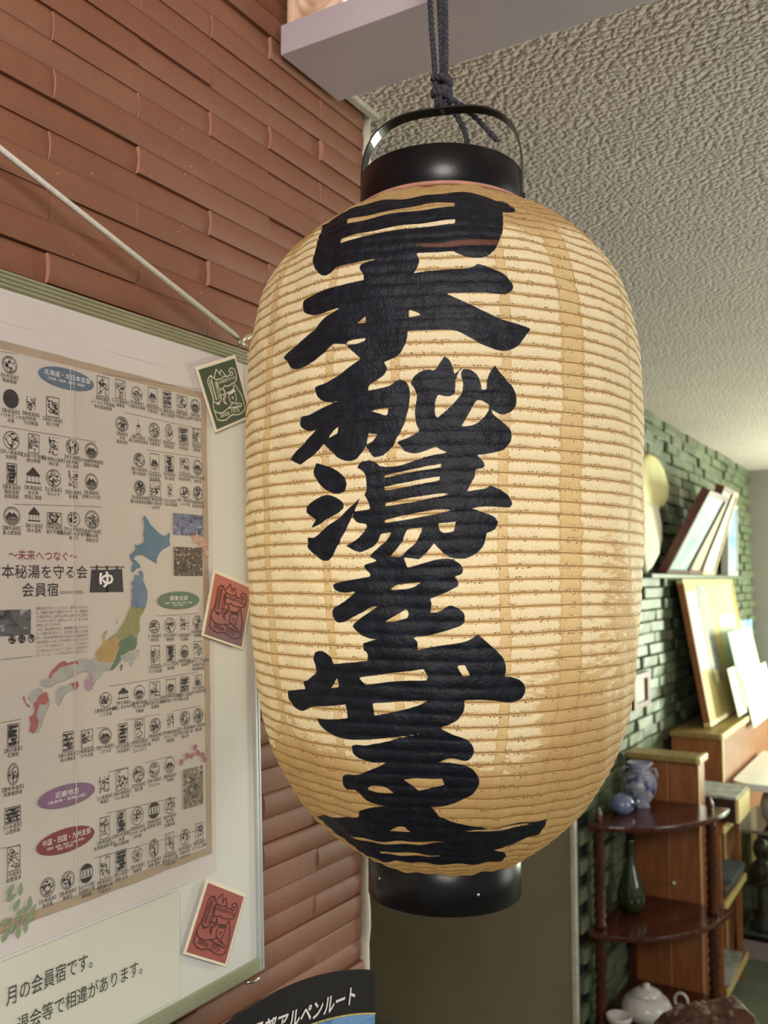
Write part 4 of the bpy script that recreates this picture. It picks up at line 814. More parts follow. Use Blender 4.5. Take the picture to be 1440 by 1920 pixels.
def smooth_poly(poly, sub=4):
    """run a curve through the outline but keep its sharp brush corners"""
    P = np.array(poly)
    n = len(P)
    out = []

    def sharp(i):
        a = P[i] - P[i - 1]
        b = P[(i + 1) % n] - P[i]
        c = (a @ b) / (np.linalg.norm(a) * np.linalg.norm(b) + 1e-12)
        return c < 0.68
    sh_ = [sharp(i) for i in range(n)]
    for i in range(n):
        p0, p1, p2, p3 = P[i - 1], P[i], P[(i + 1) % n], P[(i + 2) % n]
        L = np.linalg.norm(p2 - p1)

        def tang(a, b, c):
            v = (c - a)
            return v / (np.linalg.norm(v) + 1e-12) * L
        m1 = (p2 - p1) if sh_[i] else tang(p0, p1, p2)
        m2 = (p2 - p1) if sh_[(i + 1) % n] else tang(p1, p2, p3)
        for k in range(sub):
            t = k / sub
            out.append((2 * t ** 3 - 3 * t * t + 1) * p1 + (t ** 3 - 2 * t * t + t) * m1 + (-2 * t ** 3 + 3 * t * t) * p2 + (t ** 3 - t * t) * m2)
    return [tuple(p) for p in out]


lantern = empty('paper_lantern', (AX, AY, 1.285))
tag(lantern, 'large barrel-shaped paper lantern with black brush lettering, hanging from a rope', 'lantern')
PR = crspline(PROFILE)
ARC = np.concatenate([[0], np.cumsum(np.linalg.norm(np.diff(PR, axis=0), axis=1))])
NRIB = 68
PITCHL = ARC[-1] / NRIB
NS = NRIB * 7
svals = np.linspace(0, ARC[-1], NS + 1)
rprof = np.interp(svals, ARC, PR[:, 0])
zprof = np.interp(svals, ARC, PR[:, 1])
th_front = np.linspace(-1.75, 1.75, 440)
th_back = np.linspace(1.75, 2 * math.pi - 1.75, 101)[1:-1]
ths = np.concatenate([th_front, th_back])
NT_ = len(ths)
TH, SV = np.meshgrid(ths, svals)
RR = np.repeat(rprof[:, None], NT_, 1)
ZZ = np.repeat(zprof[:, None], NT_, 1)
# outward direction of the profile
tr0 = np.gradient(rprof, svals)
tz0 = np.gradient(zprof, svals)
nr, nz = tz0, -tr0
# hoops sit proud, paper sags between them; hoop line wanders a little
wob = 0.10 * np.sin(TH * 2.0 + SV * 9) + 0.07 * np.sin(TH * 5.3 + 1.3 + SV * 23)
LV = SV / PITCHL + 0.37 + wob
fr = LV - np.floor(LV)
sag = np.where(fr < 0.5, fr, fr)                # paper drops from the hoop and bellies towards the next
prof_h = 0.0014 * np.abs(np.sin(np.pi * fr)) ** 0.55
lat = 0.0009 * np.sin(TH * 9.0 + 0.8 * np.sin(SV * 40)) + 0.0006 * np.sin(TH * 23 + SV * 70)
H = prof_h + lat
X = (RR + H * nr[:, None]) * np.cos(TH + FRONT)
Y = (RR + H * nr[:, None]) * np.sin(TH + FRONT)
Z = ZZ + H * nz[:, None] - 1.285
co = np.stack([X, Y, Z], -1).reshape(-1, 3)
idx = np.arange((NS + 1) * NT_).reshape(NS + 1, NT_)
f = np.stack([idx[:-1], np.roll(idx[:-1], -1, 1), np.roll(idx[1:], -1, 1), idx[1:]], -1).reshape(-1, 4)
me = bpy.data.meshes.new('paper_shade')
me.vertices.add(len(co))
me.vertices.foreach_set('co', co.ravel())
me.loops.add(f.size)
me.loops.foreach_set('vertex_index', f.ravel().astype(np.int32))
me.polygons.add(len(f))
me.polygons.foreach_set('loop_start', np.arange(0, f.size, 4, dtype=np.int32))
me.polygons.foreach_set('loop_total', np.full(len(f), 4, dtype=np.int32))
me.polygons.foreach_set('use_smooth', np.ones(len(f), bool))
me.update(calc_edges=True)
me.validate()
UM = 0.19
pu, pv = (TH * UM).ravel(), SV.ravel()
ink = np.full(pu.shape, -0.05)
def region(polys, op, field):
    for poly in polys:
        pl = smooth_poly([(a * UM, b) for a, b in poly])
        a = np.array(pl)
        sel = (pu > a[:, 0].min() - .012) & (pu < a[:, 0].max() + .012) & (pv > a[:, 1].min() - .012) & (pv < a[:, 1].max() + .012)
        d = poly_sd(pu[sel], pv[sel], pl)
        field[sel] = np.maximum(field[sel], d) if op == 'add' else np.minimum(field[sel], -d)
region(INK, 'add', ink)
region(HOLE, 'cut', ink)
fade = np.full(pu.shape, -0.05)
region(FADE, 'add', fade)
seam_th = list(SEAM) + [1.47, 1.93, 2.4, 2.85, -1.36, -1.80, -2.25, -2.7]
seam_k = [1.25, 1.9, 1.9, 1.7, 0.62, 1.9] + [1.5] * 8
sd = np.min(np.abs((TH[..., None] + 0.012 * np.sin(SV * 21)[..., None] - np.array(seam_th) + math.pi) % (2 * math.pi) - math.pi) * np.array(seam_k), -1) * RR
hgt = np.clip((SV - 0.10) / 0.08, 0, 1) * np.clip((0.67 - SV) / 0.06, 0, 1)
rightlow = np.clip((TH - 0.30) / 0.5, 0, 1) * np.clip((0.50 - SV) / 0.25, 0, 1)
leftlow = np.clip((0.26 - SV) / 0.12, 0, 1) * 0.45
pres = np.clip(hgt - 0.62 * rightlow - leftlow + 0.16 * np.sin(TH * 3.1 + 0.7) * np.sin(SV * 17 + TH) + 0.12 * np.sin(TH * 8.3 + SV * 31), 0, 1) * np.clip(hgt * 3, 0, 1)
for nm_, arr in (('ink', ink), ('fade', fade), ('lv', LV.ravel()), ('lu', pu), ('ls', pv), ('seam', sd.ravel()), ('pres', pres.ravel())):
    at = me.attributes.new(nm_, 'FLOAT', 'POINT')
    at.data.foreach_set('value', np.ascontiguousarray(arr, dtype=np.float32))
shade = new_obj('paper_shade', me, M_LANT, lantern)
shade['label'] = 'ribbed oiled paper shade with black brush characters'


def ring(name, ro, ri, z0, z1, parent, ztop_in=None, n=96):
    prof = [(ri, z0), (ro - 0.0015, z0), (ro, z0 + 0.0015), (ro, z1 - 0.0015), (ro - 0.0015, z1), (ri, z1)]
    vs, fs = [], []
    m = len(prof)
    for r, z in prof:
        for k in range(n):
            a = 2 * math.pi * k / n
            vs.append((r * math.cos(a), r * math.sin(a), z - 1.285))
    for i in range(m):
        j = (i + 1) % m
        for k in range(n):
            fs.append((i * n + k, i * n + (k + 1) % n, j * n + (k + 1) % n, j * n + k))
    o = new_obj(name, mesh(name, vs, fs, True), M_LACQ, parent)
    return o


tc = ring('top_collar', 0.0866, 0.0830, 1.988, 2.0315, lantern)
bc = ring('bottom_collar', 0.0776, 0.0742, 1.2862, 1.3275, lantern)
bare = MB().lathe([(0.0964, 1.9845 - 1.285), (0.0972, 1.9862 - 1.285), (0.0905, 1.9908 - 1.285), (0.0864, 1.9925 - 1.285)], 72)
wr = bare.build('wooden_inner_rim', M_BRICK_END, lantern, smooth=True)
wr['label'] = 'pinkish bare wooden rim below the top collar'

# strap handle: a flat steel band bent over the collar
hpts = []
W2, HT = 0.0862, 0.083
for i in range(61):
    a = math.pi * i / 60
    c, s = math.cos(a), math.sin(a)
    ex = 2 / 3.0
    x = W2 * (abs(c) ** ex) * (1 if c > 0 else -1)
    z = HT * (abs(s) ** ex)
    hpts.append((x, z))
hpts = [(W2, -0.036)] + hpts + [(-W2, -0.036)]
vs, fs = [], []
wid, th_ = 0.0082, 0.0009
hz0 = 2.024 - 1.285
for i, (x, z) in enumerate(hpts):
    x0, z0 = hpts[max(i - 1, 0)]
    x1, z1 = hpts[min(i + 1, len(hpts) - 1)]
    dx, dz = x1 - x0, z1 - z0
    L = math.hypot(dx, dz)
    nx, nz_ = dz / L, -dx / L
    for (w, t_) in ((-wid, 0), (wid, 0), (wid, th_ * 2), (-wid, th_ * 2)):
        vs.append((x + nx * t_, w, z + nz_ * t_ + hz0))
for i in range(len(hpts) - 1):
    for k in range(4):
        fs.append((i * 4 + k, i * 4 + (k + 1) % 4, i * 4 + 4 + (k + 1) % 4, i * 4 + 4 + k))
hd = new_obj('handle', mesh('handle', vs, fs), M_BLACKMETAL, lantern)
hd.rotation_euler = (0, 0, YAW - math.radians(14))
for s_ in (-1, 1):
    MB().lathe([(0.0, 0.0025), (0.003, 0.002), (0.004, 0)], 12).build('rivet', M_BLACKMETAL, hd, True, loc=(s_ * (W2 + 0.0018), 0, hz0 - 0.02), rot=(0, s_ * math.pi / 2, 0))
for ang, zz in ((-0.95, 1.311), (0.42, 1.306)):
    a = FRONT + ang
    MB().lathe([(0.0, 0.0011), (0.0013, 0.0008), (0.0018, 0)], 10).build('rivet', M_STEEL, bc, True, loc=(0.0776 * math.cos(a), 0.0776 * math.sin(a), zz - 1.285), rot=(math.pi / 2, 0, a + math.pi / 2))

# bulb hanging inside the shade
bulb = MB().lathe([(0, 0), (.018, .006), (.028, .025), (.026, .045), (.014, .07), (.013, .10), (0, .10)], 18).build('bulb', M_WHITEC, lantern, True, loc=(0, 0, 0.36))
bld = bpy.data.lights.new('lantern_glow', 'POINT')
bld.energy = 0.9
bld.color = (1.0, 0.91, 0.70)
bld.shadow_soft_size = 0.05
blo = bpy.data.objects.new('lantern_glow', bld)
COL.objects.link(blo)
blo.location = (AX, AY, 1.285 + 0.33)

# rope: twisted two-ply cords, a knot and loose ends
rope = empty('hanging_rope', (AX, AY, 2.10))
tag(rope, 'knotted charcoal rope holding up the paper lantern', 'rope')


def cord(path, r, pitch, name, parent, mat, plies=2):
    P = [Vector(p) for p in path]
    # dense resample
    pts = []
    for i in range(len(P) - 1):
        p0 = P[max(i - 1, 0)]
        p1, p2 = P[i], P[i + 1]
        p3 = P[min(i + 2, len(P) - 1)]
        n = max(3, int((p2 - p1).length / 0.0018))
        for k in range(n):
            t = k / n
            pts.append(0.5 * ((2 * p1) + (-p0 + p2) * t + (2 * p0 - 5 * p1 + 4 * p2 - p3) * t * t + (-p0 + 3 * p1 - 3 * p2 + p3) * t ** 3))
    pts.append(P[-1])
    mb = MB()
    for s in range(plies):
        L = 0
        q = []
        up = Vector((1, 0.2, 0.1)).normalized()
        for i, p in enumerate(pts):
            tdir = (pts[min(i + 1, len(pts) - 1)] - pts[max(i - 1, 0)])
            if tdir.length < 1e-7:
                tdir = Vector((0, 0, 1))
            tdir.normalize()
            a = up - tdir * up.dot(tdir)
            a.normalize()
            up = a
            b = tdir.cross(a)
            if i:
                L += (p - pts[i - 1]).length
            w = 2 * math.pi * (L / pitch + s / plies)
            q.append(p + (a * math.cos(w) + b * math.sin(w)) * r * 0.5)
        mb.tube(q, r * 0.62, 7)
    return mb.build(name, mat, parent, True)


rd = Vector((math.cos(YAW), math.sin(YAW), 0))      # along the wall of the picture, for spreading the cords
fd_ = Vector((-math.sin(YAW), math.cos(YAW), 0))


def rp(a, b, z):
    v = rd * a + fd_ * b
    return (v.x, v.y, z - 2.10)


cord([rp(-.0145, 0, 2.62), rp(-.0125, 0, 2.30), rp(-.0105, 0, 2.22), rp(-.006, -.002, 2.15), rp(-.004, -.003, 2.112)], 0.0031, 0.012, 'strand', rope, M_ROPE)
cord([rp(-.0045, .002, 2.62), rp(-.0025, .002, 2.30), rp(0, .002, 2.22), rp(.002, 0, 2.15), rp(.001, 0, 2.11)], 0.0032, 0.012, 'strand', rope, M_ROPE)
cord([rp(.0015, -.003, 2.62), rp(.003, -.003, 2.30), rp(.0055, -.003, 2.22), rp(.0055, -.003, 2.15), rp(.004, -.002, 2.11)], 0.0031, 0.011, 'strand', rope, M_ROPE)
kn = []
for i in range(90):
    a = i / 89 * 2 * math.pi * 3.4
    kn.append(rp(0.0085 * math.cos(a) + 0.001, 0.0085 * math.sin(a), 2.146 - 0.030 * i / 89 + 0.003 * math.sin(a * 0.5)))
cord(kn, 0.0037, 0.010, 'knot', rope, M_ROPE)
cord([rp(0, 0, 2.135), rp(.002, 0.006, 2.115), rp(.001, 0, 2.1075), rp(0, -.007, 2.112), rp(-.003, -.004, 2.13)], 0.0030, 0.011, 'loop', rope, M_ROPE)
cord([rp(.006, .002, 2.122), rp(.017, .004, 2.106), rp(.026, .004, 2.088), rp(.031, .004, 2.065), rp(.036, .002, 2.045), rp(.040, 0, 2.02), rp(.041, 0, 1.995)], 0.0032, 0.013, 'loose_end', rope, M_ROPE)
cord([rp(.006, .002, 2.126), rp(.022, .004, 2.117), rp(.038, .006, 2.104), rp(.052, .006, 2.089), rp(.062, .004, 2.076)], 0.0030, 0.013, 'loose_end', rope, M_ROPE)
hk = MB().tube([rp(-.006, 0, 2.72)] + [rp(-.006 + .012 * math.sin(a), 0, 2.64 - .018 * math.cos(a) - 0.012) for a in [math.pi * (1.0 - k / 10 * 1.5) for k in range(11)]], 0.0022, 8).build('ceiling_hook', M_STEEL, None, True, loc=(AX, AY, 2.10))
tag(hk, 'small steel hook in the hall ceiling that carries the rope', 'hook')

# ================================================================== NOTICE BOARD
Nn = Vector(BOARD_N)
Vv = Vector(BOARD_V)
Uu = Vector((0, 1, 0))
BM = Matrix(((Uu.x, Vv.x, Nn.x, BOARD_O[0]), (Uu.y, Vv.y, Nn.y, BOARD_O[1]), (Uu.z, Vv.z, Nn.z, BOARD_O[2]), (0, 0, 0, 1)))
BW, BH = 1.20, BOARD_H


def on_board(name):
    e = empty(name)
    e.matrix_world = BM
    return e


board = on_board('notice_board')
tag(board, 'white hanging notice board in a ribbed aluminium frame beside the lantern', 'notice board')
BOX('panel', M_BOARD, -BW + .004, -.004, -BH + .004, -.004, -.012, 0, board)
fr_ = 0.0155
for (nm, y0, y1, sgn) in (('frame_rail', -fr_, 0.001, 1), ('frame_rail', -BH - 0.001, -BH + fr_, -1)):
    fm = MB()
    fm.box(-BW, 0.0, y0, y1, -.0135, 0.0015)
    nrb = 4
    for k in range(nrb):
        yy = y0 + (y1 - y0) * (k + 0.5) / nrb
        fm.box(-BW, 0.0, yy - 0.0011, yy + 0.0011, 0.0015, 0.0028)
    fm.build('frame_rail', M_ALU, board)
fm = MB().box(-0.004, 0.0035, -BH, 0, -.0135, 0.0022).box(-0.004, -0.0022, -BH, 0, 0.0022, 0.0034).box(0.0012, 0.0035, -BH, 0, 0.0022, 0.0034)
fm.build('frame_stile', M_ALU2, board)
BOX('frame_stile', M_ALU2, -BW - .003, -BW + .004, -BH, 0, -.0135, 0.0022, board)
for (cy, cz) in ((-0.275, -0.018), (-0.46, -0.018), (-0.60, -0.018)):
    MB().lathe([(0.0, -.012), (.010, -.012), (.012, -.004), (.012, .004), (.010, .012), (0, .012)], 16).build('wall_buffer', M_RUB, board, True, loc=(-0.0035, cy, cz), rot=(0, 0, 0))
MB().tube([(-.014, .004, -.006), (-.014, .010, -.004), (-.018, .0135, 0), (-.022, .010, .003), (-.022, .004, .003)], 0.0016, 8).build('hanging_eye', M_STEEL, board, True)
wing = MB()
wing.tube([(-.016, .010, .002), (-.010, .016, .004), (-.002, .022, .005)], [.002, .003, .0026], 8)
wing.tube([(-.018, .009, .002), (-.012, .004, .006)], [.002, .003], 8)
wing.build('wing_screw', M_BRASS, board, True)
MB().tube([(-.020, -BH - .008, -.004), (-.010, -BH - .010, -.002), (-.003, -BH - .008, 0)], 0.002, 8).build('lower_eye', M_STEEL, board, True)

hook_pt = Vector((WX + 0.02, 0.02, 2.145))
eye_pt = BM @ Vector((-.018, .0135, 0.0))
cd = MB().tube([eye_pt, eye_pt.lerp(hook_pt, 0.5) + Vector((0, 0, -0.001)), hook_pt], 0.0032, 10).build('board_cord', M_CORD, None, True)
tag(cd, 'white cord running diagonally over the tiles to the notice board corner', 'cord')
nl_ = MB().tube([hook_pt + Vector((-0.035, 0, 0)), hook_pt + Vector((0.006, 0, 0)), hook_pt + Vector((0.01, 0, 0.008))], 0.0025, 8).build('wall_nail', M_STEEL, None, True)
tag(nl_, 'nail in the terracotta wall holding the white cord', 'nail')

# ---- text is collected first and turned into meshes in one go
TEXTS = []


def text(body, name, parent, mat, box=None, at=None, size=0.004, align='CENTER', z=0.0, bold=0.0, rot=0.0, shear=0.0, spacing=1.0, wscale=1.0):
    c = bpy.data.curves.new('txt', 'FONT')
    c.body = body
    c.align_x = align
    c.resolution_u = 2
    c.offset = bold
    c.shear = shear
    c.space_line = spacing
    c.size = 1.0
    o = bpy.data.objects.new('txt', c)
    COL.objects.link(o)
    TEXTS.append((o, name, parent, mat, box, at, size, z, rot, wscale))


def flush_text():
    bpy.context.view_layer.update()
    dg = bpy.context.evaluated_depsgraph_get()
    made = []
    for (o, name, parent, mat, box, at, size, z, rot, ws) in TEXTS:
        me = bpy.data.meshes.new_from_object(o.evaluated_get(dg))
        n = len(me.vertices)
        a = np.empty(n * 3)
        me.vertices.foreach_get('co', a)
        a = a.reshape(-1, 3)
        if box is not None:
            mn, mx = a.min(0), a.max(0)
            a[:, 0] = box[0] + (a[:, 0] - mn[0]) / (mx[0] - mn[0]) * (box[1] - box[0])
            a[:, 1] = box[2] + (a[:, 1] - mn[1]) / (mx[1] - mn[1]) * (box[3] - box[2])
        else:
            a[:, 0] *= size * ws
            a[:, 1] *= size
            ca, sa = math.cos(rot), math.sin(rot)
            x = a[:, 0] * ca - a[:, 1] * sa + at[0]
            y = a[:, 0] * sa + a[:, 1] * ca + at[1]
            a[:, 0], a[:, 1] = x, y
        a[:, 2] = z
        me.vertices.foreach_set('co', a.ravel())
        me.name = name
        me.materials.clear()
        me.materials.append(mat)
        me.update()
        made.append(new_obj(name, me, None, parent))
        cu = o.data
        bpy.data.objects.remove(o)
        bpy.data.curves.remove(cu)
    TEXTS.clear()
    return made


# ---- poster
poster = on_board('wall_poster')
tag(poster, 'large creased poster of inn stamps around a coloured map of Japan, on the notice board', 'poster')
PZ = 0.0006
SW = -1.02
crease_u = 0.5 * (CREASE[0][0] + CREASE[1][0])


def sheet(name, u0, u1, v0, v1, z, mat, parent, folds=(), nu=60, nv=24, amp=0.0, seed=0):
    vs, fs = [], []
    us = sorted(set([u0 + (u1 - u0) * i / nu for i in range(nu + 1)] + [c + d for c in folds for d in (-0.0035, 0, 0.0035) if u0 < c + d < u1]))
    for j in range(nv + 1):
        v = v0 + (v1 - v0) * j / nv
        for u in us:
            h = amp * (0.5 + 0.5 * math.sin(u * 37 + v * 9 + seed)) * (0.5 + 0.5 * math.sin(v * 21 - u * 12))
            for c in folds:
                h += max(0.0, 0.0007 * (1 - abs(u - c) / 0.0035))
            vs.append((u, v, z + h))
    m = len(us)
    for j in range(nv):
        for i in range(m - 1):
            a = j * m + i
            fs.append((a, a + 1, a + m + 1, a + m))
    return new_obj(name, mesh(name, vs, fs, True), mat, parent)


sheet('backing_sheet', SW, -0.0735, -0.5950, -0.0455, PZ, M_PAPERW, poster, folds=(crease_u - 0.32,), amp=0.0004)
sheet('backing_sheet', SW, -0.0090, -0.0470, -0.0185, PZ + .0001, M_PAPERW, poster, amp=0.0004, seed=2)
# tan torn border and printed paper
bo, bi = QUADS['band_o'], QUADS['band_i']
o_r, o_t, o_b = (bo[1][0] + bo[2][0]) / 2, -0.0645, -0.574
i_r, i_t, i_b = o_r - 0.0098, -0.0722, -0.5655
rt = random.Random(3)


def ragged(u0, v0, u1, v1, n, amp):
    return [(u0 + (u1 - u0) * i / n + (rt.uniform(-amp, amp) if abs(v1 - v0) > abs(u1 - u0) else 0), v0 + (v1 - v0) * i / n + (rt.uniform(-amp, amp) if abs(v1 - v0) <= abs(u1 - u0) else 0)) for i in range(n)]


outer = ragged(SW + .02, o_t, o_r, o_t, 40, .0006) + ragged(o_r, o_t, o_r, o_b, 40, .0007) + ragged(o_r, o_b, SW + .02, o_b, 40, .0007) + [(SW + .02, o_b)]
MB().flat(outer, PZ + .0007).build('tan_border', M_TAN, poster, tri=True)
sheet('printed_sheet', SW + .03, i_r, i_b, i_t, PZ + .0011, M_PAPER, poster, folds=(crease_u, crease_u - 0.32), amp=0.00025)
ZP = PZ + .0019
MB().stroke([(CREASE[0][0], i_t), (CREASE[0][0] + (CREASE[1][0] - CREASE[0][0]) * .6, -0.33), (CREASE[1][0], i_b)], .0008, ZP + .0004).build('pale_crease', M_PAPERW, poster)  # thin strip paler than the print, laid along the poster fold

for nm, polys in MAP.items():
    mb = MB()
    for k, p in enumerate(polys):
        mb.flat(p, ZP + (0.0001 if nm in ('red', 'purple') else 0))
    mb.build('map_region', PRINT[nm], poster, tri=True)
bl = MB()
for pts in ([(-.1992, -.2920), (-.1900, -.2930), (-.1830, -.2915)], [(-.1905, -.2930), (-.1905, -.3120)]):
    bl.stroke(pts, .0005, ZP + .0002)
bl.build('map_border', M_INKG, poster)


def ellipse(cu, cv, ru, rv, n=40):
    return [(cu + ru * math.cos(2 * math.pi * i / n), cv + rv * math.sin(2 * math.pi * i / n)) for i in range(n)]


def ringp(mb, cu, cv, ru, rv, w, z, n=28, a0=0, a1=2 * math.pi):
    pts = [(cu + ru * math.cos(a0 + (a1 - a0) * i / n), cv + rv * math.sin(a0 + (a1 - a0) * i / n)) for i in range(n + 1)]
    mb.stroke(pts, w, z)


def stamp_icon(mb, u, v, w, h, kind, seed):
    r = random.Random(seed)
    W, Hh = w / 2, h / 2
    lw = 0.0004
    z = ZP
    rnd = kind in ('c', 'm', 'o', 's', 'D', 'f')

    def inside(k=0.7):
        while True:
            a, b = r.uniform(-1, 1), r.uniform(-1, 1)
            if not rnd or a * a + b * b < 1:
                return u + a * W * k, v + b * Hh * k

    def blob(cx, cy, s, n=7):
        mb.flat([(cx + s * r.uniform(.5, 1.1) * math.cos(2 * math.pi * i / n), cy + s * .8 * r.uniform(.5, 1.1) * math.sin(2 * math.pi * i / n)) for i in range(n)], z)

    def squig(s, m=4):
        x, y = inside(.68)
        pts = [(x, y)]
        a = r.uniform(0, 6.28)
        for _ in range(m):
            a += r.uniform(-1.1, 1.1)
            x2 = min(u + W * .82, max(u - W * .82, pts[-1][0] + s * math.cos(a)))
            y2 = min(v + Hh * .82, max(v - Hh * .82, pts[-1][1] + s * math.sin(a)))
            if rnd and ((x2 - u) / W) ** 2 + ((y2 - v) / Hh) ** 2 > .8:
                break
            pts.append((x2, y2))
        mb.stroke(pts, lw * r.uniform(.7, 1.7), z)

    if kind == 'D':
        mb.flat(ellipse(u, v, W, Hh, 32), z)
        return
    if kind == 'f':
        for k in range(5):
            a = math.pi / 2 + k * 2 * math.pi / 5
            ringp(mb, u + W * .5 * math.cos(a), v + Hh * .5 * math.sin(a), W * .46, Hh * .44, lw, z, 14)
        for _ in range(5):
            squig(W * .3, 2)
        return
    if rnd:
        ringp(mb, u, v, W, Hh, lw * 1.3, z)
        if r.random() < .6:
            ringp(mb, u, v, W * .84, Hh * .84, lw * .8, z)
    elif kind in ('r', 'd', 'd2', 'm2'):
        mb.stroke([(u - W, v - Hh), (u + W, v - Hh), (u + W, v + Hh), (u - W, v + Hh), (u - W, v - Hh)], lw * 1.2, z)
    if kind == 'h':
        mb.flat([(u - W, v + Hh * .1), (u, v + Hh), (u + W, v + Hh * .1), (u + W * .8, v), (u - W * .8, v)], z)
        for k in range(4):
            mb.stroke([(u - W * .8 + W * .53 * k, v), (u - W * .8 + W * .53 * k, v - Hh * .7)], lw, z)
        mb.stroke([(u - W, v - Hh * .75), (u + W, v - Hh * .75)], lw * 2, z)
        return
    if kind == 'w':
        mb.flat([(u - W * .6, v + Hh * .1), (u, v + Hh * .25), (u + W * .6, v + Hh * .1), (u, v)], z)
        mb.stroke([(u, v + Hh), (u, v + Hh * .2)], lw, z)
        ringp(mb, u, v - Hh * .4, W * .5, Hh * .35, lw, z, 16)
        mb.stroke([(u - W * .6, v - Hh * .95), (u + W * .6, v - Hh * .95)], lw * 2, z)
        return
    if kind in ('m', 'm2'):
        b = v - Hh * .05
        mb.flat([(u - W * .85, b - Hh * .2), (u - W * .3, b + Hh * .5), (u, b + Hh * .25), (u + W * .25, b + Hh * .45), (u + W * .85, b - Hh * .15), (u, b - Hh * .05)], z)
        for k in range(4):
            y = b - Hh * (.25 + .16 * k)
            ww = W * (.75 - .12 * k)
            mb.stroke([(u - ww, y), (u - ww * .2, y + Hh * .05), (u + ww, y)], lw * r.uniform(.8, 2), z)
        return
    if kind == 's':
        for s_ in (1, -1):
            pts = [(u + W * .96 * math.cos(a), v + s_ * Hh * .96 * math.sin(a)) for a in [math.radians(28 + 124 * i / 16) for i in range(17)]]
            mb.flat(pts if s_ > 0 else pts[::-1], z)
        for k in range(3):
            for q_ in range(3):
                blob(u + (k - 1) * W * .5, v + (q_ - 1) * Hh * .24, W * .16, 6)
        return
    if kind == 'd':
        for k in range(5):
            y0 = v - Hh * .9 + k * Hh * .37
            a0, a1 = r.uniform(-.9, -.2), r.uniform(.2, .9)
            mb.flat([(u + W * a0, y0), (u + W * a1, y0 + Hh * r.uniform(-.05, .1)), (u + W * r.uniform(.4, .9), y0 + Hh * .3), (u + W * r.uniform(-.9, -.4), y0 + Hh * r.uniform(.2, .33))], z)
        for _ in range(8):
            squig(W * .5)
        return
    nb = {'c': 7, 'r': 7, 't': 5, 'o': 7, 'd2': 10}.get(kind, 6)
    for _ in range(nb):
        x, y = inside(.66)
        blob(x, y, W * r.uniform(.10, .24))
    for _ in range(nb + 5):
        squig(W * .32)
    if kind == 't':
        for k in range(3):
            x = u + (k - 1) * W * .75
            for q_ in range(5):
                blob(x, v + Hh * .85 - q_ * Hh * .38, W * .12, 6)
    if kind == 'd2':
        for k in range(4):
            y = v - Hh * .8 + Hh * .5 * k
            mb.stroke([(u - W * .85, y), (u + W * .85, y + Hh * .06)], lw * 2.6, z)


for i, (u, v, w, h, kind, cap) in enumerate(ICONS):
    mb = MB()
    stamp_icon(mb, u, v, w, h, kind, 100 + i)
    mb.build('inn_stamp', M_INKP, poster)
    text(cap, 'stamp_caption', poster, M_INKP, at=(u, v - h / 2 - 0.0042), size=0.0039, z=ZP + .0001, spacing=1.08, wscale=0.98)
for a, b in RULES:
    MB().stroke([a, b], 0.00035, ZP).build('ruled_line', M_INKG, poster)
for (u, v, ru, rv, colk, t1, t2) in OVALS:
    ob = MB().flat(ellipse(u, v, ru, rv, 48), ZP + .0001).build('section_badge', PRINT[colk], poster)
    text(t1, 'badge_text', ob, M_INKW, box=(u - ru * (.80 if len(t1) > 6 else .42), u + ru * (.86 if len(t1) > 6 else .42), v - rv * .02, v + rv * .52), z=ZP + .0003)
    text(t2, 'badge_text', ob, M_INKW, box=(u - ru * .66, u + ru * .66, v - rv * (.66 if '\n' in t2 else .45), v - rv * .16), z=ZP + .0003)
for nm, m_ in (('photo_a', M_PHA), ('photo_b', M_PHB), ('photo_c', M_PHC), ('photo_d', M_PHD)):
    q4 = QUADS[nm]
    u0, u1 = (q4[0][0] + q4[3][0]) / 2, (q4[1][0] + q4[2][0]) / 2
    v1, v0 = (q4[0][1] + q4[1][1]) / 2, (q4[2][1] + q4[3][1]) / 2
    MB().flat([(u0, v0), (u1, v0), (u1, v1), (u0, v1)], ZP).build('printed_photo', m_, poster)
text('〜未来へつなぐ〜', 'subtitle', poster, M_INKR, box=TB['sub'], z=ZP, bold=0.0)
text('日本秘湯を守る会', 'title', poster, M_INKP, box=TB['t1'], z=ZP)
text('会員宿', 'title', poster, M_INKP, box=TB['t2'], z=ZP)
text('(2024年3月現在)', 'date_line', poster, M_INKG, box=TB['date'], z=ZP)
nq = QUADS['noren']
nor = MB().flat([nq[0], (nq[0][0] * .5 + nq[1][0] * .5, nq[0][1]), nq[1], nq[2], (nq[2][0] * .46 + nq[3][0] * .54, nq[2][1] + .0002), (nq[2][0] * .48 + nq[3][0] * .52, nq[2][1] + .003), (nq[2][0] * .55 + nq[3][0] * .45, nq[2][1]), nq[3]][::-1], ZP)
nr_ = nor.build('printed_curtain', PRINT['noren'], poster, tri=True)
rq = QUADS['rod']
MB().stroke([((rq[0][0]), (rq[0][1] + rq[3][1]) / 2), (rq[1][0], (rq[1][1] + rq[2][1]) / 2)], .0012, ZP).build('curtain_rod', PRINT['rod'], nr_)
lp = MB()
for k in range(3):
    x = nq[0][0] + (nq[1][0] - nq[0][0]) * (.17 + .33 * k)
    lp.flat([(x - .0012, nq[0][1] - .0005), (x + .0012, nq[0][1] - .0005), (x + .0012, nq[0][1] + .0042), (x - .0012, nq[0][1] + .0042)], ZP + .0001)
lp.build('curtain_loops', PRINT['noren'], nr_)
text('ゆ', 'curtain_letter', nr_, M_INKW, box=TB['yu'], z=ZP + .0003, bold=0.03)
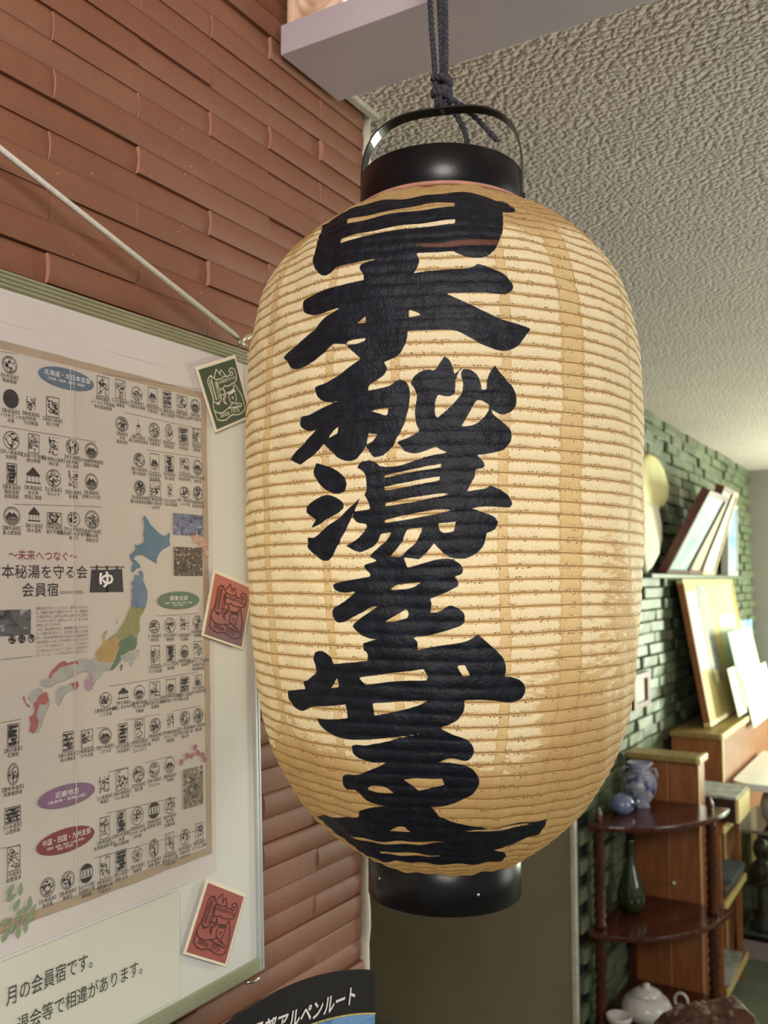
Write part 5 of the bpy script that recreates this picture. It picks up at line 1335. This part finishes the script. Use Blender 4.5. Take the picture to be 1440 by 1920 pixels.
para = ['昭和50年にスタートしたこちらで、温泉めぐりスタンプ', 'は、会員宿へ宿泊で1個押されるスタンプで、期間内に', 'の10個の中から、お好きな1軒を1泊無料にてご招待さ', 'せていただくもので、50年以上にわたって、多くの方か', '支持をいただいております。', 'これは、数ある宿の中から、温泉旅館を選んでいただい', 'という感謝の思いをもって、次代を担う温泉人との交流', 'まで、今日の日本旅を支えた日本文化の温泉を守り', '未来の世代へ一つにして引き継がれてゆくものです。', '（スタンプ帳ご希望の際には、スタンプのある宿まで', 'のご宿泊ならびにスタンプご希望の方は会員宿まで', 'スタンプ、ユニークで心に残る温泉宿をご確認ください。']
pv0, pv1 = TXT_AT['par0'][1], TXT_AT['par11'][1]
for i, ln in enumerate(para):
    vv = pv0 + (pv1 - pv0) * i / 11 - .0002
    u1 = TXT_AT['par0e'][0] if i not in (4,) else -0.2850
    text(ln, 'paragraph_line', poster, M_INKG if i < 9 else PRINT['tan'], box=(TXT_AT['par0'][0], u1, vv, vv + .0029), z=ZP)
# grey patches and mini stamps left of the paragraph
for k in range(3):
    mb = MB()
    uu = -0.3535 + 0.0099 * k
    stamp_icon(mb, uu + .0155, -0.3290, .0072, .0068, 'c', 900 + k)
    mb.build('inn_stamp', M_INKP, poster)
# maple leaves, plum twig and green leaves printed in the corners
def leafpoly(cu, cv, s, a, n=10, sharp=0.42):
    return [(cu + s * (1 if i % 2 == 0 else sharp) * math.cos(a + math.pi * 2 * i / n), cv + s * (1 if i % 2 == 0 else sharp) * math.sin(a + math.pi * 2 * i / n)) for i in range(n)]


mp_ = MB()
for du, dv, s, a in ((0, 0, .0085, .3), (.010, -.006, .0085, 1.1), (.016, -.016, .006, .6)):
    mp_.flat(leafpoly(MAPLE[0] + du, MAPLE[1] + dv, s, a), ZP + .0003)
mp_.build('printed_maple_leaves', PRINT['maple'], poster, tri=True)
pm = MB()
pm.stroke([PLUM[0], PLUM[2], PLUM[3], PLUM[4]], .0009, ZP)
pm.stroke([PLUM[3], PLUM[5]], .0008, ZP)
for c in PLUM:
    for k in range(5):
        a = k * 2 * math.pi / 5
        pm.flat(ellipse(c[0] + .0019 * math.cos(a), c[1] + .0019 * math.sin(a), .0016, .0016, 8), ZP + .0002)
pm.build('printed_plum_twig', PRINT['plum'], poster)
lf = MB()
for i, c in enumerate(LEAVES):
    a = 0.9 + 0.7 * math.sin(i * 2.1)
    s = .0058
    lf.flat([(c[0] + s * x * math.cos(a) - s * y * math.sin(a), c[1] + s * x * math.sin(a) + s * y * math.cos(a)) for x, y in ((-1, 0), (-.4, .42), (.3, .38), (1, 0), (.3, -.38), (-.4, -.42))], ZP + .0003 + .00002 * i)
lf.build('printed_green_leaves', PRINT['leaf'], poster)

# ---- note sheet below the poster
note = on_board('note_sheet')
tag(note, 'ivory note sheet with two handwritten-style Japanese lines, under the poster', 'notice')
nu0, nu1, nv0, nv1 = -0.74, -0.1338, -0.704, -0.598
sheet('paper', nu0, nu1, nv0, nv1, PZ + .0012, M_NOTE, note, amp=0.0012, nu=40, nv=10)
text('月の会員宿です。', 'note_line', note, M_INKP, box=TB['n1'], z=PZ + .0030)
text('退会等で相違があります。', 'note_line', note, M_INKP, box=TB['n2'], z=PZ + .0030)

# ---- three square stamp cards
CL = {'green': 'dark green square stamp card with cream line drawing, at the top of the board',
      'plum': 'square stamp card shading from brick red to plum, half-way down the board edge',
      'red': 'brick red square stamp card near the bottom corner of the board'}
for kcard, quad in CARD.items():
    q0, q1, q2, q3 = [Vector(p) for p in quad]
    lift = .0040
    card = on_board('stamp_card')
    tag(card, CL[kcard], 'stamp card', 'square stamp cards on the notice board')

    def cp(s, t_, q=(q0, q1, q2, q3)):
        a = q[3].lerp(q[2], s)
        b = q[0].lerp(q[1], s)
        v = a.lerp(b, t_)
        return (v.x, v.y)
    mg = 0.06
    MB().prism([cp(-mg, -mg * .6), cp(1 + mg * .7, -mg * .6), cp(1 + mg * .7, 1 + mg), cp(-mg, 1 + mg)], lift - .0005, lift).build('paper', M_CARDP, card)
    MB().flat([cp(0, 0), cp(1, 0), cp(1, 1), cp(0, 1)], lift + .0003).build('coloured_field', CARDM[kcard], card)
    im = M_CARDW if kcard == 'green' else M_CARDI
    mb = MB()
    for line in ART:
        mb.stroke([cp(*p) for p in line], .0013, lift + .0006)
    for b_ in BLOB:
        mb.flat([cp(*p) for p in b_], lift + .0006)
    for line in TICK:
        mb.stroke([cp(*p) for p in line], .0011, lift + .0006)
    for line in DASH:
        mb.stroke([cp(*p) for p in line], .0022, lift + .0006)
    mb.build('line_drawing', im, card)
    for key, body_, hh in (('since', 'Since 1975', .0085), ('cloud', '日本秘湯を守る会', .0062)):
        a, b = [Vector(cp(*p)) for p in CARD_TXT[key]]
        d = b - a
        text(body_, 'lettering', card, im, at=(a.x, a.y), size=d.length / (4.6 if key == 'since' else 7.6), align='LEFT', z=lift + .0006, rot=math.atan2(d.y, d.x), bold=0.01)

# ================================================================== BROCHURES below the board
e_ = Vector((0.28567, 0.95833, 0))
n_ = Vector((0.95833, -0.28567, 0))
BO = Vector((-0.5922, 0.91571, 1.12))
BRM = Matrix(((e_.x, 0, n_.x, BO.x), (e_.y, 0, n_.y, BO.y), (0, 1, 0, BO.z), (0, 0, 0, 1)))


def arc_top(u0, u1, vm, ve, n=20):
    return [(u0 + (u1 - u0) * i / n, ve + (vm - ve) * (1 - (2 * i / n - 1) ** 2)) for i in range(n + 1)]


br = empty('brochure')
br.matrix_world = BRM
tag(br, 'alpine route brochure with curved black header and blue mountain photo, below the board', 'brochure')
top = arc_top(-0.172, 0.037, 0.046, 0.029)
top = top[:-1] + [(0.036, .0288), (.039, .024)]
MB().prism([(-0.172, -0.262), (0.039, -0.262)] + top[::-1], -.0025, 0).build('leaflet', M_BROCH, br, tri=True)
lowc = arc_top(-0.172, 0.0385, -0.004, -0.021)
MB().flat([(-0.172, -0.255), (0.0385, -0.255)] + lowc[::-1], .0006).build('mountain_photo', M_BROBLUE, br, tri=True)
MB().stroke([(a, b + .0012) for a, b in lowc], .0018, .0009).build('yellow_line', M_YLINE, br)
text('立山黒部アルペンルート', 'lettering', br, M_INKW, box=(-0.168, 0.008, 0.0005, 0.0215), z=.0012, bold=0.02, shear=0.2)
br2 = empty('brochure')
br2.matrix_world = BRM @ Matrix.Translation((-0.185, 0.008, -0.012))
tag(br2, 'dark brochure with a wavy pale edge, left of the alpine route brochure', 'brochure')
wv = [(-0.10 + .009 * i, .022 + .006 * math.sin(i * .8)) for i in range(17)]
MB().prism([(-0.10, -0.268), (0.044, -0.268)] + wv[::-1], -.0025, 0).build('leaflet', M_BROCH, br2, tri=True)
MB().stroke([(a, b - .002) for a, b in wv], .0012, .0006).build('pale_edge_line', M_YLINE, br2)
st_ = empty('side_table', (-0.60, 0.80, 0))
tag(st_, 'small wooden table against the tiles carrying the brochures', 'table')
BOX('table_top', M_TEAK, -0.125, 0.14, -0.42, 0.22, 0.828, 0.8515, st_, bevel=0.003)
for lx in (-0.10, 0.11):
    for ly in (-0.39, 0.19):
        BOX('leg', M_TEAK, lx - .015, lx + .015, ly - .015, ly + .015, 0, 0.828, st_)

# ================================================================== FAR ROOM
# corner shelf
wn = empty('whatnot_shelf', (-1.035, 3.53, 0))
tag(wn, 'dark mahogany quarter-round whatnot shelf with turned posts, at the corner of the green wall', 'shelf')


def quarter(w, dp, n=24):
    return [(0, 0)] + [(w * math.sin(math.pi / 2 * i / n), -dp * math.cos(math.pi / 2 * i / n)) for i in range(n + 1)]


for z in (0.775, 0.425, 0.115):
    b = MB().prism(quarter(0.365, 0.475), z, z + 0.018).build('shelf_board', M_MAHOG, wn, bevel=0.004)


def spindle(h):
    prof = [(0.0, 0.0), (.018, 0.0)]
    z = 0.01
    k = 0
    while z < h - 0.012:
        prof.append((0.0205 if k % 2 == 0 else 0.0150, z))
        z += 0.016
        k += 1
    prof += [(.018, h - .006), (.018, h), (0, h)]
    return prof


for px_, py_ in ((0.018, -0.415), (0.315, -0.085)):
    for z0, z1 in ((0, .115), (0.133, .425), (.443, .775)):
        MB().lathe(spindle(z1 - z0), 14).build('turned_post', M_MAHOG, wn, True, loc=(px_, py_, z0))
    MB().lathe([(0, 0), (.013, 0), (.008, .008), (.013, .02), (.010, .03), (.005, .042), (0, .05)], 14).build('finial', M_MAHOG, wn, True, loc=(px_, py_, .793))
BOX('back_post', M_MAHOG, .001, .022, -.023, -.001, 0, .81, wn)

# things on it
jar = empty('porcelain_jar', (-0.952, 3.395, 0.7935))
tag(jar, 'blue and white porcelain jar with flared rim on the top of the whatnot shelf', 'jar')
MB().lathe([(0, 0), (.035, 0), (.03, .012), (.052, .045), (.062, .08), (.055, .108), (.034, .128), (.033, .138), (.046, .155), (.040, .156), (.027, .138), (.0, .13)], 28).build('body', M_PORC, jar, True)
for s in (-1, 1):
    MB().tube([(s * .035, 0, .135), (s * .056, 0, .135), (s * .062, 0, .115), (s * .055, 0, .10)], .005, 8).build('handle', M_PORC, jar, True)
pot = empty('small_blue_pot', (-0.978, 3.26, 0.7935))
tag(pot, 'round grey-blue glazed pot beside the porcelain jar', 'pot')
MB().lathe([(0, 0), (.025, 0), (.04, .018), (.043, .036), (.034, .056), (.016, .066), (.014, .064), (.0, .058)], 24).build('body', M_BLUEGL, pot, True)
MB().tube([(.04, -.01, .034), (.056, -.014, .044), (.060, -.016, .056)], [.008, .006, .005], 8).build('spout', M_BLUEGL, pot, True)
vase = MB().lathe([(0, 0), (.030, 0), (.046, .03), (.050, .055), (.040, .10), (.022, .15), (.013, .19), (.012, .24), (.018, .25), (.012, .25), (.008, .20), (0, .19)], 24).build('green_glass_vase', M_GREENGL, None, True, loc=(-0.970, 3.32, 0.4435))
tag(vase, 'slender dark green glass vase on the middle whatnot shelf', 'vase')
tp = empty('white_teapot', (-0.895, 3.22, 0.1335))
tag(tp, 'large white glazed lidded dish on the lowest whatnot shelf', 'dish')
MB().lathe([(0, 0), (.05, 0), (.078, .02), (.085, .045), (.07, .072), (.045, .085)], 28).build('body', M_WHITEC, tp, True)
MB().lathe([(.05, .084), (.052, .09), (.03, .104), (.01, .108), (.012, .118), (0, .122)], 24).build('lid', M_WHITEC, tp, True)
MB().tube([(.075, -.03, .05), (.10, -.04, .06), (.112, -.046, .045), (.10, -.04, .028), (.08, -.03, .024)], .007, 8).build('handle', M_WHITEC, tp, True)
cup = MB().lathe([(0, 0), (.018, 0), (.014, .01), (.04, .035), (.042, .05), (.038, .05), (.02, .022), (0, .018)], 22).build('white_cup', M_WHITEC, None, True, loc=(-0.953, 3.10, 0.1335))
tag(cup, 'small white footed cup left of the large white dish', 'cup')
rngo = MB().tube([(.022 * math.cos(a), 0, .028 + .026 * math.sin(a)) for a in [math.pi * 2 * k / 18 - 1.4 for k in range(16)]], .005, 8).build('white_ring_handle', M_WHITEC, None, True, loc=(-0.815, 3.36, 0.1335))
tag(rngo, 'white ceramic ring standing on the lowest whatnot shelf', 'ornament')

# veneered cabinet behind the whatnot
cab = empty('narrow_cabinet', (-0.905, 3.59, 0))
tag(cab, 'narrow orange-brown cabinet with two doors behind the whatnot shelf', 'cabinet')
BOX('body', M_TEAK, -.125, .125, -.03, .055, 0, .935, cab)
dl = BOX('door', M_TEAK, -.122, .012, -.05, -.0305, .02, .93, cab, bevel=0.002)
dr = BOX('door', M_TEAK, .018, .122, -.05, -.0305, .02, .93, cab, bevel=0.002)
BOX('door_edge', M_EDGE, .0125, .0175, -.052, -.03, .02, .93, cab)
BOX('side_edge', M_EDGE, .1225, .1275, -.052, -.03, .02, .93, cab)
BOX('top_board', M_OAK, -.135, .118, -.065, .065, .9355, .957, cab, bevel=0.004)
BOX('top_lip', M_PINE, .1185, .138, -.067, .067, .9345, .960, cab, bevel=0.006)
MB().lathe([(0, .016), (.008, .014), (.009, .008), (.005, 0)], 14).build('knob', M_BRASS, dr, True, loc=(.03, -.05, .50), rot=(math.pi / 2, 0, 0))
cab2 = empty('low_cabinet', (-0.912, 4.75, 0))
tag(cab2, 'orange-brown cabinet along the green wall under the leaning corkboard', 'cabinet')
BOX('body', M_TEAK, -.105, .10, -.62, .62, 0, .935, cab2)
BOX('top_board', M_OAK, -.11, .095, -.64, .64, .9355, .957, cab2, bevel=0.004)
BOX('top_lip', M_PINE, .0955, .112, -.642, .642, .9345, .960, cab2, bevel=0.005)
BOX('side_edge', M_PINE, .1005, .1055, -.62, -.60, 0, .935, cab2)

# open rack with shelves
rk = empty('open_rack', (-0.88, 3.87, 0))
tag(rk, 'open wooden rack with three boards beside the narrow cabinet', 'rack')
for z in (0.085, 0.395, 0.668):
    sb = BOX('shelf_board', M_TEAK, -.16, .155, -.205, .205, z, z + .02, rk)
    BOX('front_edge', M_PINE, .1553, .164, -.205, .205, z - .002, z + .022, sb)
for sy in (-1, 1):
    BOX('side_panel', M_TEAK, -.16, .05, sy * .2 - .008, sy * .2 + .008, 0, .688, rk)
    BOX('post', M_TEAK, .125, .145, sy * .19 - .01, sy * .19 + .01, 0, .668, rk)
dbx = empty('drawer_box', (-0.80, 3.87, 0.688))
tag(dbx, 'flat dark drawer box with pale yellow end on top of the open rack', 'box')
BOX('body', M_DARKWOOD, -.20, .108, -.12, .12, 0.0005, .088, dbx)
BOX('lid', M_GREYP, -.205, .112, -.125, .125, .0885, .098, dbx)
BOX('pale_end', M_PINE, .1085, .12, -.12, .12, .001, .088, dbx)
BOX('slot', M_INKG, -.06, .07, -.1225, -.1202, .04, .046, dbx)
rbk = random.Random(4)
BKL = ['slate', 'dark', 'pale', 'brown']
for i in range(3):
    z = 0.4155 + .021 * i
    o = MB().box(-.10, .10, -.13, .13, 0, .0205).build('magazine', M_BOOKS[(1, 3, 0)[i]], None, bevel=0.001, loc=(-0.83 + .01 * i, 3.86 + .01 * i, z), rot=(0, 0, rbk.uniform(-.08, .08)))
    tag(o, ('dark magazine at the bottom of the pile on the middle rack board', 'brown magazine in the middle of the pile on the rack', 'slate blue magazine on top of the pile on the rack')[i], 'magazine', 'magazines piled on the open rack')
np_ = MB().box(-.13, .13, -.17, .17, 0, .012).build('newspaper', M_GREYP, None, bevel=0.002, loc=(-0.855, 3.86, 0.1055), rot=(0, 0, .05))
tag(np_, 'folded newspaper lying on the lowest board of the open rack', 'newspaper')

# wall ledge with frames leaning forward
lg = BOX('wall_ledge', M_GBRICK, -1.06, -0.985, 3.75, 6.0, 1.614, 1.632, None, bevel=0.003)
tag(lg, 'narrow green ledge on the green brick wall under the leaning frames', 'ledge')


def lean_frame(y0, y1, h, lean, mf, mp, label, xb=-0.995, thick=0.03):
    e = empty('picture_frame', (xb, (y0 + y1) / 2, 1.6325))
    e.rotation_euler = (0, lean, 0)
    tag(e, label, 'picture frame', 'frames leaning forward on the ledge')
    w = (y1 - y0) / 2
    bw_ = .022
    BOX('backing', mf, -thick, -.006, -w, w, 0, h, e)
    for a in ((-w, w, 0, bw_), (-w, w, h - bw_, h)):
        BOX('frame_bar', mf, -.0055, .008, a[0], a[1], a[2], a[3], e)
    for a in ((-w, -w + bw_), (w - bw_, w)):
        BOX('frame_bar', mf, -.0055, .008, a[0], a[1], bw_ + .0003, h - bw_ - .0003, e)
    BOX('picture', mp, -.0055, -.001, -w + bw_ + .0003, w - bw_ - .0003, bw_ + .0003, h - bw_ - .0003, e)
    return e


lean_frame(4.02, 4.42, 0.40, 0.50, M_MAROON, M_AQUA, 'wide frame with pale aqua picture, nearest of those leaning from the green wall', xb=-1.005)
lean_frame(4.44, 4.70, 0.44, 0.40, M_MAROON, M_BEIGEF, 'tall maroon frame just behind the pale aqua picture', xb=-1.005)
lean_frame(4.73, 5.02, 0.44, 0.30, M_BEIGEF, M_WHITEP, 'beige frame with whitish sheet, third along the ledge', xb=-1.005)
lean_frame(5.36, 5.64, 0.40, 0.03, M_WHITEC, M_BLUEW, 'upright white-edged blue and white picture at the far end of the ledge', xb=-1.00)

# pale ornament hanging on the green wall
def puffed(name, outline, mat, parent, x, thick, dome):
    from mathutils.geometry import tessellate_polygon
    n = len(outline)
    cx = sum(p[0] for p in outline) / n
    cz = sum(p[1] for p in outline) / n
    vs, fs = [], []
    RG = [(1.0, 0), (1.0, .35), (.93, .62), (.75, .85), (.45, .97), (.15, 1.0)]
    for k, hgt_ in RG:
        for (a, b) in outline:
            vs.append((x + thick + dome * hgt_ if hgt_ else x, cx + (a - cx) * k, cz + (b - cz) * k))
    for i in range(len(RG) - 1):
        for j in range(n):
            fs.append((i * n + j, i * n + (j + 1) % n, (i + 1) * n + (j + 1) % n, (i + 1) * n + j))
    fs.append(tuple((len(RG) - 1) * n + j for j in range(n)))
    fs.append(tuple(range(n - 1, -1, -1)))
    o = new_obj(name, mesh(name, vs, fs, True), mat, parent)
    return o


orn = empty('wall_ornament', (0, 0, 0))
tag(orn, 'pale yellow wooden wall ornament with rounded upper lobe and pointed lower lobe', 'ornament')
puffed('upper_lobe', [(3.72, 1.93), (3.70, 2.02), (3.76, 2.10), (3.86, 2.13), (3.97, 2.13), (4.09, 2.09), (4.17, 2.02), (4.16, 1.96), (4.08, 1.925), (3.98, 1.91), (3.86, 1.90)], M_CREAM, orn, -1.045, .02, .025)
puffed('lower_lobe', [(3.70, 1.93), (3.84, 1.935), (3.97, 1.93), (4.02, 1.84), (4.02, 1.78), (3.96, 1.71), (3.86, 1.66), (3.77, 1.634), (3.74, 1.68), (3.69, 1.75), (3.675, 1.83)], M_CREAM2, orn, -1.05, .03, .02)
puffed('bark_edge', [(3.64, 1.98), (3.64, 2.06), (3.70, 2.13), (3.80, 2.16), (3.86, 2.14), (3.80, 2.08), (3.74, 2.0), (3.70, 1.93)], M_BROWN, orn, -1.05, .01, .02)
sf = empty('framed_picture', (-1.05, 3.735, 1.10))
tag(sf, 'small dark brown frame with white picture on the green wall above the porcelain jar', 'picture frame')
for a in ((-.12, .12, 0, .022), (-.12, .12, .113, .135)):
    BOX('frame_bar', M_MAROON, 0, .022, a[0], a[1], a[2], a[3], sf)
for a in ((-.12, -.075), (.075, .12)):
    BOX('frame_bar', M_MAROON, 0, .022, a[0], a[1], .0225, .1125, sf)
BOX('picture', M_WHITEP, .004, .010, -.0745, .0745, .0225, .1125, sf)

# blue and white poster at the far end of the green wall
bp = BOX('blue_poster', M_BLUEW, -1.043, -1.038, 5.68, 6.35, 1.075, 1.36)
tag(bp, 'blue and white striped poster at the far end of the green wall', 'poster')

# corkboard leaning against the wall on the low cabinet
ck = empty('corkboard', (-0.890, 4.85, 0.962))
ck.rotation_euler = (0, -0.165, 0)
tag(ck, 'yellow corkboard with pinned papers leaning on the green wall above the low cabinet', 'corkboard')
Wk, Hk = .58, .655
BOX('cork_panel', M_CORK, -.012, .002, -Wk + .02, Wk - .02, .02, Hk - .02, ck)
for a in ((-Wk, Wk, 0, .0195), (-Wk, Wk, Hk - .0195, Hk)):
    BOX('frame_bar', M_PINE, -.018, .010, a[0], a[1], a[2], a[3], ck)
for a in ((-Wk, -Wk + .0195), (Wk - .0195, Wk)):
    BOX('frame_bar', M_TEAK if a[0] < 0 else M_PINE, -.018, .010, a[0], a[1], .02, Hk - .02, ck)
BOX('pinned_sheet', M_WHITEP, .0025, .004, -.53, -.34, .24, .60, ck)
BOX('pinned_sheet', M_GREYP, .0025, .004, -.32, -.10, .16, .63, ck)
BOX('pinned_sheet', M_CREAM, .0045, .0055, -.29, -.20, .16, .22, ck)
BOX('pinned_sheet', M_GREENP, .0025, .004, .06, .44, .12, .47, ck)
sh = empty('hanging_papers', (-0.815, 4.72, 1.0))
sh.rotation_euler = (0, -0.20, 0)
tag(sh, 'bundle of large pale papers hanging over the lower right of the corkboard', 'papers')
for k, (y0, y1, z0, z1, m_) in enumerate(((-.20, .42, -.02, .20, M_WHITEP), (-.03, .60, .0, .36, M_GREENP), (.02, .75, -.10, .16, M_WHITEP))):
    BOX('paper_sheet', m_, .006 * k, .006 * k + .003, y0, y1, z0, z1, sh)

# white table with a blue sheet
tb = empty('white_table', (-0.27, 4.60, 0))
tag(tb, 'white laminate table with rounded corner at the right edge', 'table')
cr = [(-.52 + .08 - .08 * math.cos(a), -.42 + .08 - .08 * math.sin(a)) for a in [math.pi / 2 * k / 6 for k in range(7)]]
MB().prism(cr + [(.62, -.42), (.62, .42), (-.52, .42)], .725, .755).build('table_top', M_WHITET, tb, bevel=0.004)
for lx in (.2, .56):
    for ly in (-.38, .38):
        BOX('leg', M_STEEL, lx - .018, lx + .018, ly - .018, ly + .018, 0, .725, tb)
bs = BOX('blue_sheet', M_BLUEW, -0.66, -0.40, 4.50, 4.86, 0.7555, 0.7585)
tag(bs, 'blue printed sheet lying on the white table', 'sheet')

# low glass display case with statue, stones and twigs
gc = empty('display_case', (-0.35, 4.55, 0))
tag(gc, 'low glass display case on a pinkish grey plinth under the white table', 'display case')
BOX('plinth', M_PLINTH, -.45, .55, -.25, .25, 0, .075, gc)
BOX('base_board', M_STONE, -.44, .54, -.24, .24, .0755, .085, gc)
BOX('front_pane', M_GLASS, -.44, .54, -.244, -.2405, .0855, .53, gc)
BOX('side_pane', M_GLASS, -.444, -.4405, -.2400, .24, .0855, .53, gc)
BOX('top_pane', M_GLASS, -.444, .54, -.244, .24, .5305, .534, gc)
BOX('back_panel', M_DARKWOOD, -.44, .54, .2405, .25, .0855, .53, gc)
BOX('bottom_rail', M_BLACKMETAL, -.448, .545, -.252, -.2445, .0757, .094, gc)
BOX('top_rail', M_STEEL, -.448, .545, -.249, -.2445, .522, .536, gc)
st = empty('carved_statue', (-0.715, 4.42, 0.085))
tag(st, 'dark carved wooden figure standing in the glass case', 'statue')
MB().lathe([(0, 0), (.055, 0), (.055, .03), (.035, .04), (.045, .09), (.05, .16), (.042, .22), (.05, .26), (.03, .29), (.018, .30), (.03, .325), (.034, .35), (.026, .38), (0, .395)], 18).build('body', M_STATUE, st, True)
MB().tube([(-.03, -.02, .25), (-.055, -.04, .2), (-.02, -.06, .19), (.02, -.055, .22), (.035, -.02, .25)], [.015, .014, .011, .012, .015], 8).build('folded_arms', M_STATUE, st, True)
rs = random.Random(2)
for i in range(4):
    x = -0.60 + .11 * i
    o = MB().lathe([(0, 0), (.04, .002), (.052, .022), (.038, .045), (0, .052)], 12).build('grey_stone', M_STONE, None, True, loc=(x, 4.40 + .05 * (i % 2), .0855))
    o.scale = (1 + .15 * i, .9, .8 + .2 * ((i * 7) % 3))
    tag(o, ('smooth grey stone beside the carved figure in the case', 'second grey stone from the carved figure', 'third grey stone from the carved figure', 'grey stone farthest from the carved figure')[i], 'stone', 'stones in the glass case')
for i in range(3):
    a = Vector((-0.64 + .06 * i, 4.50 + .02 * i, .0855))
    pts = [a, a + Vector((.03, .01, .12)), a + Vector((.01 + .03 * i, 0, .24)), a + Vector((.08 - .03 * i, -.01, .38))]
    o = MB().tube(pts, [.006, .005, .004, .002], 7).build('dry_twig', M_TWIG, None, True)
    tag(o, ('bent dry twig right behind the carved figure', 'middle dry twig in the glass case', 'dry twig on the right in the glass case')[i], 'twig', 'twigs in the glass case')
wv_ = MB().lathe([(0, 0), (.03, 0), (.05, .03), (.06, .08), (.05, .12), (.035, .15), (.04, .165), (.035, .165), (.028, .14), (0, .13)], 22).build('white_vase', M_WHITEC, None, True, loc=(-0.66, 4.46, 0.5345))
tag(wv_, 'squat white vase on top of the glass display case', 'vase')

# rough wooden slab in the foreground
sl = empty('wooden_slab', (-0.495, 2.25, 0), YAW)
tag(sl, 'rough dark brown wooden slab with bark top edge at the lower right', 'wooden slab')
ol = [(-.125, 0), (-.12, .30), (-.115, .52), (-.105, .585), (-.085, .608), (-.06, .622), (-.03, .632), (0, .630), (.03, .636), (.06, .645), (.085, .642), (.10, .628), (.112, .60), (.118, .50), (.12, .25), (.122, 0)]
vs, fs = [], []
n = len(ol)
for y in (-.03, .03):
    for (x, z) in ol:
        vs.append((x, y + .006 * math.sin(z * 40 + x * 30), z))
fs = [tuple(range(n)), tuple(range(2 * n - 1, n - 1, -1))] + [((i + 1) % n, i, n + i, n + (i + 1) % n) for i in range(n)]
new_obj('slab', mesh('slab', vs, fs), M_BURL, sl)
bk = MB()
rbk = random.Random(8)
tops = ol[3:13]
for (x0, z0), (x1, z1) in zip(tops[:-1], tops[1:]):
    for k in range(7):
        t_ = rbk.random()
        x, z = x0 + (x1 - x0) * t_, z0 + (z1 - z0) * t_
        y = rbk.uniform(-.03, .03)
        r = rbk.uniform(.006, .013)
        bk.lathe([(0, -r), (r, -r * .4), (r * 1.1, r * .2), (r * .5, r * .8), (0, r)], 6, (x, y, z - rbk.uniform(0, .02)))
bk.build('bark_edge', M_BARK, sl, False)

flush_text()
